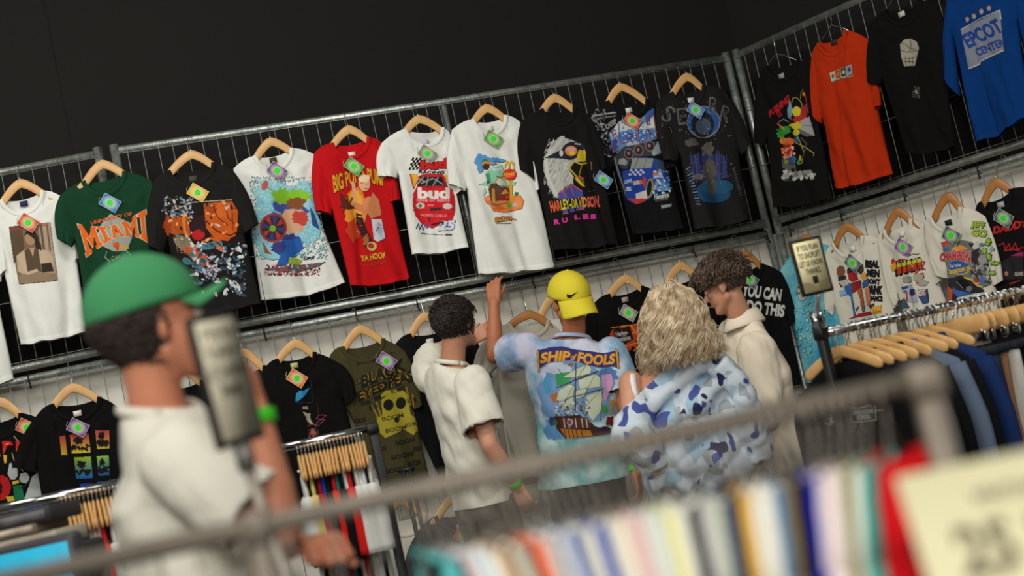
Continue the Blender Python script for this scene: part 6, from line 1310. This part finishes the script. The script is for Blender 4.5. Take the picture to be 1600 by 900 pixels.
i, put = begin('L4', 415, 634, 440, 656, 2); i.poly([(417,640),(436,637),(438,649),(419,652)], (196, 190, 186)).poly([(418,641),(436,638),(437,643),(428,642),(419,647)], (176, 34, 38)).txt('Marlboro', 429, 648, 15, 3, (40, 36, 36), 8, .03); put(i)
i, put = begin('L5', 458, 590, 514, 690, 1.2); px = lambda x, y: (350+x/2.3676, 480+y/2.3676)
i.poly([px(264,350),px(266,318),px(290,310),px(318,296),px(300,325),px(278,345)], (40, 130, 180)).cloud(*px(285, 322), 5, 7, (40, 136, 190), .4).line([px(262,270),px(322,272),px(326,352),px(268,352)], .6, (40, 70, 76)).cloud(*px(300, 372), 5, 3, (150, 140, 120), .4).poly([px(290,385),px(308,392),px(332,435),px(318,432)], (160, 146, 118)).cloud(*px(312, 408), 4, 8, (150, 138, 112), .3)
i.line([px(308,440),px(330,430),px(340,440),px(345,425),px(378,400),px(352,398),px(340,412),px(372,416),px(345,440)], 1.1, (150, 70, 90)).cloud(*px(330, 465), 5, 5, (160, 90, 80), .6).line([px(312,455),px(340,448)], 1, (150, 80, 90)).dots(*px(310, 445), *px(350, 480), [(170,110,100), (120,60,60)], 22, .4, 1.3).line([px(345,352),px(348,400),px(330,470)], .6, (60, 60, 60)); put(i)
i, put = begin('L6', 545, 550, 665, 742, 1.2); px = lambda x, y: (525+x/4.287, 540+y/4.287)
YG = (158, 146, 44)
i.poly([px(300,330),px(330,300),px(440,290),px(480,330),px(500,460),px(560,500),px(560,540),px(520,600),px(450,560),px(420,580),px(330,620),px(280,570),px(270,480),px(310,470)], YG)
for a, b_ in (((270, 380), (300, 470)), ((240, 400), (280, 480)), ((470, 280), (500, 400)), ((515, 330), (520, 460)), ((250, 560), (280, 590)), ((245, 590), (285, 610)), ((540, 540), (575, 530)), ((530, 560), (570, 580)), ((250, 540), (240, 570))): i.line([px(*a), px(*b_)], 3, (140, 118, 40))
i.ell(*px(351, 398), 8, 9, (24, 22, 14)).ell(*px(435, 385), 8, 9.5, (24, 22, 14), -10).ell(*px(407, 497), 4, 4.6, (26, 24, 14))
for (t_, x, y, w_) in (('BOOM', 400, 28, 20), ('BOOM', 205, 98, 32), ('BOOM', 410, 300, 20), ('BOOM', 380, 480, 34), ('BOOM', 400, 560, 32), ('BOOM', 500, 528, 16), ('BOOM', 460, 640, 30), ('BOOM', 300, 690, 14), ('BOOM', 440, 735, 34), ('BOOM', 540, 690, 10), ('BOOM', 395, 830, 30), ('BOOM', 520, 785, 20), ('BOOM', 155, 500, 20), ('BOOM', 250, 410, 14), ('BOOM', 505, 365, 14), ('BOOM', 195, 380, 14)): i.txt(t_, *px(x, y), w_, 7, (40, 36, 22), 12, .02)
for oc, g_ in (((150, 118, 34), .045), ((26, 24, 16), .0)):
    for t_, wp_ in (('THE', (100, 275, 165, 250, 165, 215, 98, 235)), ('BLACK', (170, 285, 470, 165, 448, 82, 168, 200)), ('EYED', (150, 375, 345, 285, 335, 230, 140, 310)), ('PEAS', (352, 290, 530, 235, 500, 165, 345, 215))):
        q4 = [px(wp_[2*k], wp_[2*k+1]) for k in range(4)]; f = quad(q4); i.txt(t_, 0, 0, 1, 1, oc, 0, .05+g_, warp=lambda u, v, f=f: f(u, v))
i.poly([px(250,340),px(290,330),px(300,350),px(355,325),px(300,365),px(285,350),px(262,372)], (26, 24, 16)).poly([px(400,290),px(460,265),px(440,285),px(465,290),px(420,305)], (26, 24, 16)); put(i)
i, put = begin('L7', 655, 560, 676, 640, 1.2); i.cloud(660, 600, 4, 12, (60, 54, 120), .5).dots(655, 582, 668, 620, [(70,64,140), (20,20,40)], 30, .5, 1.8); put(i)
i, put = begin('L9', 908, 505, 932, 530, 1.5); i.txt('UNIT', 918, 516, 20, 12, (120, 120, 116), 6, .06); put(i)
i, put = begin('L10', 950, 505, 1002, 556, 1.3); i.poly([(952,522),(957,514),(966,515),(972,508),(980,512),(990,506),(996,510),(1002,507),(1002,524),(994,522),(1001,532),(992,533),(998,546),(988,541),(984,549),(976,541),(968,544),(962,534),(956,531)], (170, 62, 24))
for a, b_ in (((955, 512), (1000, 506)), ((966, 530), (1000, 516)), ((975, 542), (1000, 534)), ((985, 508), (998, 526)), ((990, 548), (1000, 538))): i.line([a, b_], 1.6, (222, 130, 50))
i.poly([(958,516),(984,510),(990,530),(972,540),(960,528)], (30, 20, 16)).txt('Harley-\nDavidson', 972, 525, 24, 16, (206, 200, 190), 10, .02); put(i)
i, put = begin('L12', 1162, 436, 1236, 500, 1.3); i.txt("YOU CAN", 1190, 457, 62, 20, (206, 206, 200), -8, .05).txt("DO THIS", 1196, 482, 60, 20, (206, 206, 200), -8, .05); put(i)
i, put = begin('M1', 1236, 425, 1290, 560, 1.1); i.cloud(1254, 452, 9, 18, (170, 186, 170), .25).txt('BK', 1254, 450, 16, 22, (60, 60, 56), -10, .0, ol=((196, 200, 180), .02)).cloud(1278, 500, 10, 16, (44, 48, 54), .25).dots(1266, 484, 1290, 516, [(110,110,110), (190,190,180), (30,30,36)], 60, .5, 2.2).poly([(1270,516),(1284,512),(1286,522),(1272,526)], (206, 206, 120)).txt('Ink', 1278, 519, 10, 6, (40, 40, 30), 10, .03).dots(1238, 470, 1270, 560, [(150,206,206), (110,190,200)], 80, .5, 2.6); put(i)
i, put = begin('M2', 1304, 400, 1380, 502, 1.3); px = lambda x, y: (1300+x/7.83, 385+y/7.83)
for t_, x, y, w_, h in (('REAL', 490, 215, 21.5, 12.5), ('MEN', 500, 325, 20, 12), ("DON'T", 500, 425, 22, 9), ('DRINK', 520, 530, 24, 14), ('DANCE', 535, 635, 22, 9)): i.txt(t_, *px(x, y), w_, h, (26, 24, 24), -3, .07)
i.ell(*px(105, 300), 6.5, 8.5, (130, 78, 54)).poly([px(70,370),px(165,350),px(180,440),px(110,500),px(80,440)], (50, 44, 42)).poly([px(80,430),px(180,400),px(210,450),px(150,510)], (196, 192, 180)).poly([px(155,490),px(230,440),px(245,600),px(290,850),px(265,850),px(230,620),px(170,560)], (54, 108, 170)).poly([px(85,540),px(160,530),px(190,590),px(100,610)], (130, 170, 210))
i.ell(*px(220, 300), 5, 6, (60, 40, 36)).poly([px(190,330),px(290,310),px(320,400),px(240,430),px(205,400)], (170, 34, 44)).poly([px(240,440),px(350,410),px(360,500),px(250,570),px(240,500)], (140, 36, 40)).poly([px(305,540),px(360,500),px(385,640),px(395,720),px(350,740),px(345,640)], (176, 96, 56)).poly([px(360,720),px(400,715),px(405,790),px(370,800)], (110, 90, 76)).poly([px(330,250),px(380,210),px(385,300),px(350,340),px(310,300)], (70, 54, 40)).poly([px(350,350),px(400,310),px(430,400),px(380,420)], (210, 150, 60)).poly([px(365,440),px(440,400),px(450,470),px(380,510)], (40, 90, 150)).poly([px(400,520),px(450,470),px(470,640),px(465,720),px(430,720)], (190, 120, 86)).poly([px(450,720),px(520,690),px(510,740),px(470,760)], (60, 54, 50)).poly([px(280,850),px(330,820),px(470,790),px(490,830),px(200,885)], (170, 30, 50)).poly([px(490,740),px(600,715),px(605,810),px(500,830)], (216, 160, 40)).txt('& Stones', *px(550, 795), 11, 4, (40, 30, 20), 8, .02).poly([px(290,770),px(320,730),px(325,745),px(300,790)], (60, 56, 50)); put(i)
i, put = begin('M3', 1388, 396, 1452, 492, 1.3); px = lambda x, y: (1385+x/7.2, 375+y/7.2)
i.txt('NASCAR', 0, 0, 1, 1, (30, 28, 28), 0, .12, warp=lambda u, v: px(92+320*u+12*(1-v), (415-85*u)*(1-v)+(250-70*u)*v), c2=None)
for k in range(5):
    x = 122+k*56; i.poly([px(x, 270-k*14), px(x+46, 258-k*14), px(x+46, 300-k*14), px(x, 312-k*14)], (210, 190, 50)); i.poly([px(x+4, 318-k*14), px(x+44, 308-k*14), px(x+46, 375-k*14), px(x+28, 380-k*14), px(x+26, 340-k*14), px(x+18, 342-k*14), px(x+20, 384-k*14), px(x+6, 388-k*14)], (206, 70, 30))
i.cloud(*px(85, 290), 5, 9, (206, 150, 40), .5).cloud(*px(70, 240), 3, 5, (180, 40, 36), .4).line([px(90,250),px(150,220),px(205,215)], 2, (190, 50, 44)).cloud(*px(230, 165), 6, 3, (170, 60, 50), .6).line([px(270,170),px(300,150),px(330,160),px(390,145)], .8, (90, 90, 90)).line([px(390,250),px(430,240),px(400,320),px(435,330)], 1.4, (196, 60, 50)).line([px(310,400),px(350,340)], 3, (190, 80, 50))
i.cloud(*px(235, 445), 8, 6, (150, 154, 140), .2).cloud(*px(360, 420), 9, 6, (166, 160, 146), .2).line([px(370,380),px(410,370),px(420,420)], 1.4, (196, 50, 44)).cloud(*px(400, 480), 10, 5, (160, 160, 150), .2).cloud(*px(350, 480), 3, 2, (196, 60, 50)).poly([px(165,530),px(275,500),px(330,600),px(350,700),px(250,700),px(220,600),px(185,590)], (170, 176, 190)).poly([px(170,530),px(250,510),px(245,540),px(180,560)], (40, 66, 140)).poly([px(185,580),px(230,560),px(225,590)], (40, 70, 150)).cloud(*px(290, 590), 5, 6, (50, 44, 90), .3).line([px(228,590),px(235,680)], 2.4, (180, 36, 40)).poly([px(350,560),px(460,545),px(485,700),px(410,720),px(360,640)], (50, 76, 120)).poly([px(340,570),px(450,550),px(440,620),px(350,630)], (196, 196, 186)).line([px(370,600),px(400,580),px(440,580),px(420,610),px(370,600)], 1.2, (190, 50, 50)).line([px(440,560),px(485,700)], 1.4, (30, 34, 40)).poly([px(105,720),px(200,650),px(260,760),px(110,780)], (70, 90, 110)).cloud(*px(150, 700), 4, 4, (60, 50, 44)); put(i)
i, put = begin('M4', 1462, 345, 1566, 485, 1.2); px = lambda x, y: (1385+x/7.2, 375+y/7.2)
i.poly([px(620,30),px(860,0),px(960,20),px(1140,180),px(1170,500),px(1000,560),px(700,420),px(640,120)], (110, 112, 108)).poly([px(950,60),px(1010,20),px(1060,60),px(1000,120)], (196, 196, 186)).poly([px(920,40),px(990,40),px(960,90)], (40, 40, 42)).poly([px(1000,100),px(1050,90),px(1030,150)], (50, 50, 52)).cloud(*px(1005, 190), 8, 12, (52, 44, 46), .2).cloud(*px(1080, 220), 7, 8, (150, 150, 146), .3).dots(*px(960, 280), *px(1160, 480), [(60,60,62), (140,140,136), (36,36,40), (180,180,176)], 120, .8, 3)
i.cloud(*px(820, 90), 12, 4, (222, 140, 60), .4).line([px(740,110),px(830,60),px(910,100)], 2, (226, 150, 70)).txt('2001', *px(682, 108), 9, 7, (70, 90, 150), 0, .06).txt('CHAMPION', 0, 0, 1, 1, (186, 50, 60), 0, .06, ol=((210, 200, 190), .03), warp=lambda u, v: px(600+345*u, (240+20*math.sin(3.1*u)*-1.0+25*u)*(1-v)+(150-22*u-15*math.sin(3.1*u))*v))
i.ell(*px(815, 310), 18, 11, (206, 180, 60), -8).ell(*px(815, 305), 17, 10, (44, 88, 160), -8).txt('Cup Series', *px(775, 290), 18, 6, (206, 206, 200), 6, .03).txt('GORDON 24', 0, 0, 1, 1, (216, 180, 50), 0, .06, ol=((40, 40, 50), .02), warp=lambda u, v: px(708+232*u, (385-40*u)*(1-v)+(345-60*u)*v))
i.poly([px(590,440),px(760,420),px(830,395),px(900,410),px(1090,560),px(1100,580),px(960,600),px(800,620),px(780,680),px(600,690)], (40, 40, 46)).poly([px(600,510),px(690,520),px(640,690),px(595,690)], (206, 176, 40)).poly([px(690,520),px(750,560),px(730,690),px(680,680)], (190, 80, 50)).poly([px(660,560),px(690,540),px(670,690),px(645,690)], (44, 70, 140)).poly([px(750,520),px(780,560),px(970,600),px(800,640),px(760,600)], (54, 100, 170)).line([px(880,420),px(960,450),px(1020,510),px(1080,530)], 2.4, (206, 190, 50)).poly([px(790,450),px(880,430),px(960,520),px(900,560),px(810,520)], (26, 26, 30)).cloud(*px(930, 550), 5, 5, (120, 120, 120), .3).line([px(790,470),px(860,540)], 1, (150, 150, 150)).cloud(*px(1030, 460), 9, 3, (190, 50, 50), .3).cloud(*px(1080, 450), 4, 7, (60, 120, 170), .3)
for (x, y, a, b_) in ((1140, 40, 5, 3), (1100, 120, 4, 5), (1160, 190, 3, 6), (1220, 262, 7, 2.6), (1190, 370, 5, 3), (1150, 10, 4, 4)): i.cloud(*px(x, y), a+1, b_+1, (60, 70, 40), .3).cloud(*px(x, y), a, b_, (150, 190, 50), .3)
i.cloud(*px(1070, 50), 5, 3, (70, 130, 150), .3).cloud(*px(1190, 100), 4, 4, (110, 170, 176), .3); i.txt('JEFF', 1528, 352, 22, 12, (150, 176, 60), -6, .05, ol=((50, 60, 40), .03)).txt('GO', 1530, 364, 24, 12, (160, 186, 60), -6, .05, ol=((50, 60, 40), .03)); i.poly([px(610,30),px(690,0),px(720,30),px(640,70)], (190, 60, 60)); put(i)
i, put = begin('M5', 1550, 345, 1600, 450, 1.3); px = lambda x, y: (1385+x/7.2, 375+y/7.2)
i.txt('DADDY', 0, 0, 1, 1, (186, 40, 34), 0, .06, c2=None, warp=lambda u, v: (1552+54*u, (366-12*u)*(1-v)+(354-14*u)*v)); i.line([px(1260,60),px(1320,30),px(1340,110),px(1380,40),px(1400,120),px(1450,30),px(1470,100),px(1540,80)], 1.6, (186, 34, 36)).line([px(1330,120),px(1420,100),px(1500,120)], 2, (190, 34, 36)).poly([px(1390,180),px(1480,140),px(1548,130),px(1548,180)], (150, 40, 90)).poly([px(1300,240),px(1400,190),px(1548,180),px(1548,440),px(1320,440)], (34, 34, 36)).txt('GUARD', *px(1500, 380), 16, 6, (170, 166, 156), 4, .05).ell(*px(1350, 378), 3, 3.5, (170, 110, 90)).line([px(1390,490),px(1500,455)], 2, (180, 40, 50)); put(i)
# garment prints away from the fence
bvh_c = bvh_of(TOPC); i = Ink(832, 536, 976, 692, (150, 170, 196), r=1.25, ss=2); px = lambda x, y: (830+x/5, 530+y/5)
i.cloud(*px(350, 420), 60, 52, (110, 150, 196), .15, 40).cloud(*px(220, 240), 22, 10, (186, 196, 214), .3).cloud(*px(600, 280), 16, 14, (70, 120, 180), .3).cloud(*px(180, 700), 16, 20, (90, 140, 190), .3).cloud(*px(130, 350), 7, 18, (80, 150, 190), .2)
i.poly([px(60,85),px(150,62),px(240,55),px(340,80),px(450,92),px(560,110),px(655,90),px(685,100),px(690,230),px(640,215),px(540,225),px(430,200),px(320,165),px(220,170),px(130,185),px(70,230)], (54, 48, 110))
for a in (((45,90),(60,80),(70,250),(55,255)), ((655,75),(672,80),(690,225),(672,230))): i.poly([px(*p) for p in a], (206, 150, 40)).line([px(*p) for p in a]+[px(*a[0])], .8, (70, 40, 20))
for t_, a, b_, fy in (('SHIP', 75, 305, lambda u: 150-18*math.sin(u*2.4)), ('of', 312, 350, lambda u: 140), ('FOOLS', 365, 655, lambda u: 140+22*math.sin(u*2.6))):
    hh = 46 if t_ != 'of' else 26; i.txt(t_, 0, 0, 1, 1, (216, 156, 50), 0, .04, ol=((96, 50, 24), .02), warp=lambda u, v, a=a, b_=b_, fy=fy, hh=hh: px(a+(b_-a)*u+(v-.5)*12, fy(u)-(v-.5)*2*hh*.9))
i.poly([px(190,270),px(330,250),px(300,340),px(200,370)], (60, 150, 90)).poly([px(545,275),px(630,265),px(650,340),px(590,470),px(565,480)], (190, 150, 190)).line([px(545,275),px(630,265),px(650,340),px(590,470)], 1.2, (130, 60, 110)).poly([px(145,440),px(215,410),px(225,480),px(175,500)], (180, 104, 50))
SL_ = (190, 200, 176)
for q in ([(240,300),(350,230),(440,195),(472,230),(460,270),(340,300)], [(365,320),(500,270),(540,300),(540,370),(380,400)], [(215,400),(300,350),(340,370),(330,440),(220,490),(195,480)], [(430,440),(545,400),(565,470),(540,570),(480,640),(420,560)], [(240,500),(330,440),(335,520),(240,560)], [(340,400),(440,380),(420,440),(350,470)]): i.poly([px(*p) for p in q], SL_).line([px(*p) for p in q+[q[0]]], .8, (80, 84, 70))
i.dots(*px(190, 480), *px(460, 620), [(170,176,180), (110,114,120), (206,206,206), (70,70,76)], 170, .4, 2.2)
i.poly([px(180,600),px(240,600),px(380,590),px(500,680),px(640,720),px(640,740),px(480,760),px(270,780),px(200,700)], (66, 36, 30)).poly([px(230,700),px(460,710),px(480,750),px(280,780)], (176, 116, 34)).poly([px(225,620),px(440,610),px(470,690),px(240,700)], (84, 48, 40))
for x in (255, 290, 345, 395, 430): i.line([px(x,620),px(x+10,690)], 1.6, (190, 180, 166))
for x in (260, 290, 320, 350, 390): i.line([px(x,710),px(x+14,770)], 1.4, (60, 34, 60))
i.ell(*px(304, 648), 4.6, 5, (196, 196, 200)).ell(*px(302, 648), 3.6, 4, (60, 70, 130)).poly([px(300,632),px(316,640),px(306,664),px(296,650)], (180, 50, 50))
for p, w_ in ((((350,190),(345,560)), 1.6), (((200,380),(520,250)), 1.8), (((330,450),(565,385)), 1.6), (((300,350),(350,300),(520,260)), .8), (((430,200),(350,330),(220,560)), .7), (((500,270),(400,470)), .7), (((540,400),(430,520)), .7), (((210,230),(245,280)), 1), (((340,500),(500,690)), .9), (((560,390),(540,640)), .9)): i.line([px(*q) for q in p], w_, (60, 42, 36))
i.cloud(*px(575, 550), 5, 9, (70, 150, 80), .3).cloud(*px(625, 560), 6, 7, (150, 150, 130), .3).cloud(*px(632, 495), 5, 5, (206, 150, 40), .3).cloud(*px(620, 640), 9, 8, (110, 24, 34), .25).cloud(*px(165, 640), 5, 9, (50, 60, 110), .3).cloud(*px(190, 650), 4, 4, (50, 110, 60), .3).cloud(*px(310, 200), 5, 3, (150, 96, 50), .5).cloud(*px(560, 700), 12, 4, (50, 30, 50), .3)
put_ink(i, bvh_c, 'print', TOPC, off=.0025)
# swoosh on the cap
bvh_k = bvh_of(ycap); i = Ink(883, 446, 908, 474, (20, 20, 20), r=2, ss=2); sw = lambda p: [(x-3, y-7) for x, y in p]; i.poly(sw([(889,466),(890,471.5),(894,472),(905,462.5),(896,467.5),(892.5,468),(890.6,466.6)]), (20, 20, 20)).poly(sw([(889,466),(888.4,469.5),(890,472),(892,469),(890.6,467)]), (20, 20, 20)); put_ink(i, bvh_k, 'emblem', ycap, off=.004)
# white print on the first black shirt of the right rack
bpr = bvh_of(PRN); mw = PRN.matrix_basis; me = PRN.data; bpr = BVHTree.FromPolygons([mw @ v.co for v in me.vertices], [p.vertices[:] for p in me.polygons])
i = Ink(1286, 630, 1384, 694, (14, 14, 14), r=1.2, ss=2); i.cloud(1300, 655, 4, 8, (130, 130, 126), .7).line([(1288,660),(1300,664),(1312,648)], 1, (140, 140, 136)).line([(1325,636),(1342,638),(1360,632),(1366,642),(1380,640)], 1.4, (150, 150, 146)).poly([(1328,640),(1368,634),(1370,656),(1332,660)], (24, 24, 26)).line([(1328,640),(1368,634),(1370,656),(1332,660),(1328,640)], 1, (150, 150, 146)).txt('UNION ROAD\nSCHOOL', 1350, 647, 34, 15, (150, 150, 146), 6, .03).line([(1332,664),(1338,690)], 1, (120, 120, 118)).dots(1332, 662, 1354, 690, [(120,120,118), (90,90,90)], 40, .4, 1.2)
w0 = ORG.pop(PRN.name, None); pr = put_ink(i, bpr, 'print', None, off=.003)
if pr: pr.parent = PRN; pr.matrix_parent_inverse = mw.inverted()
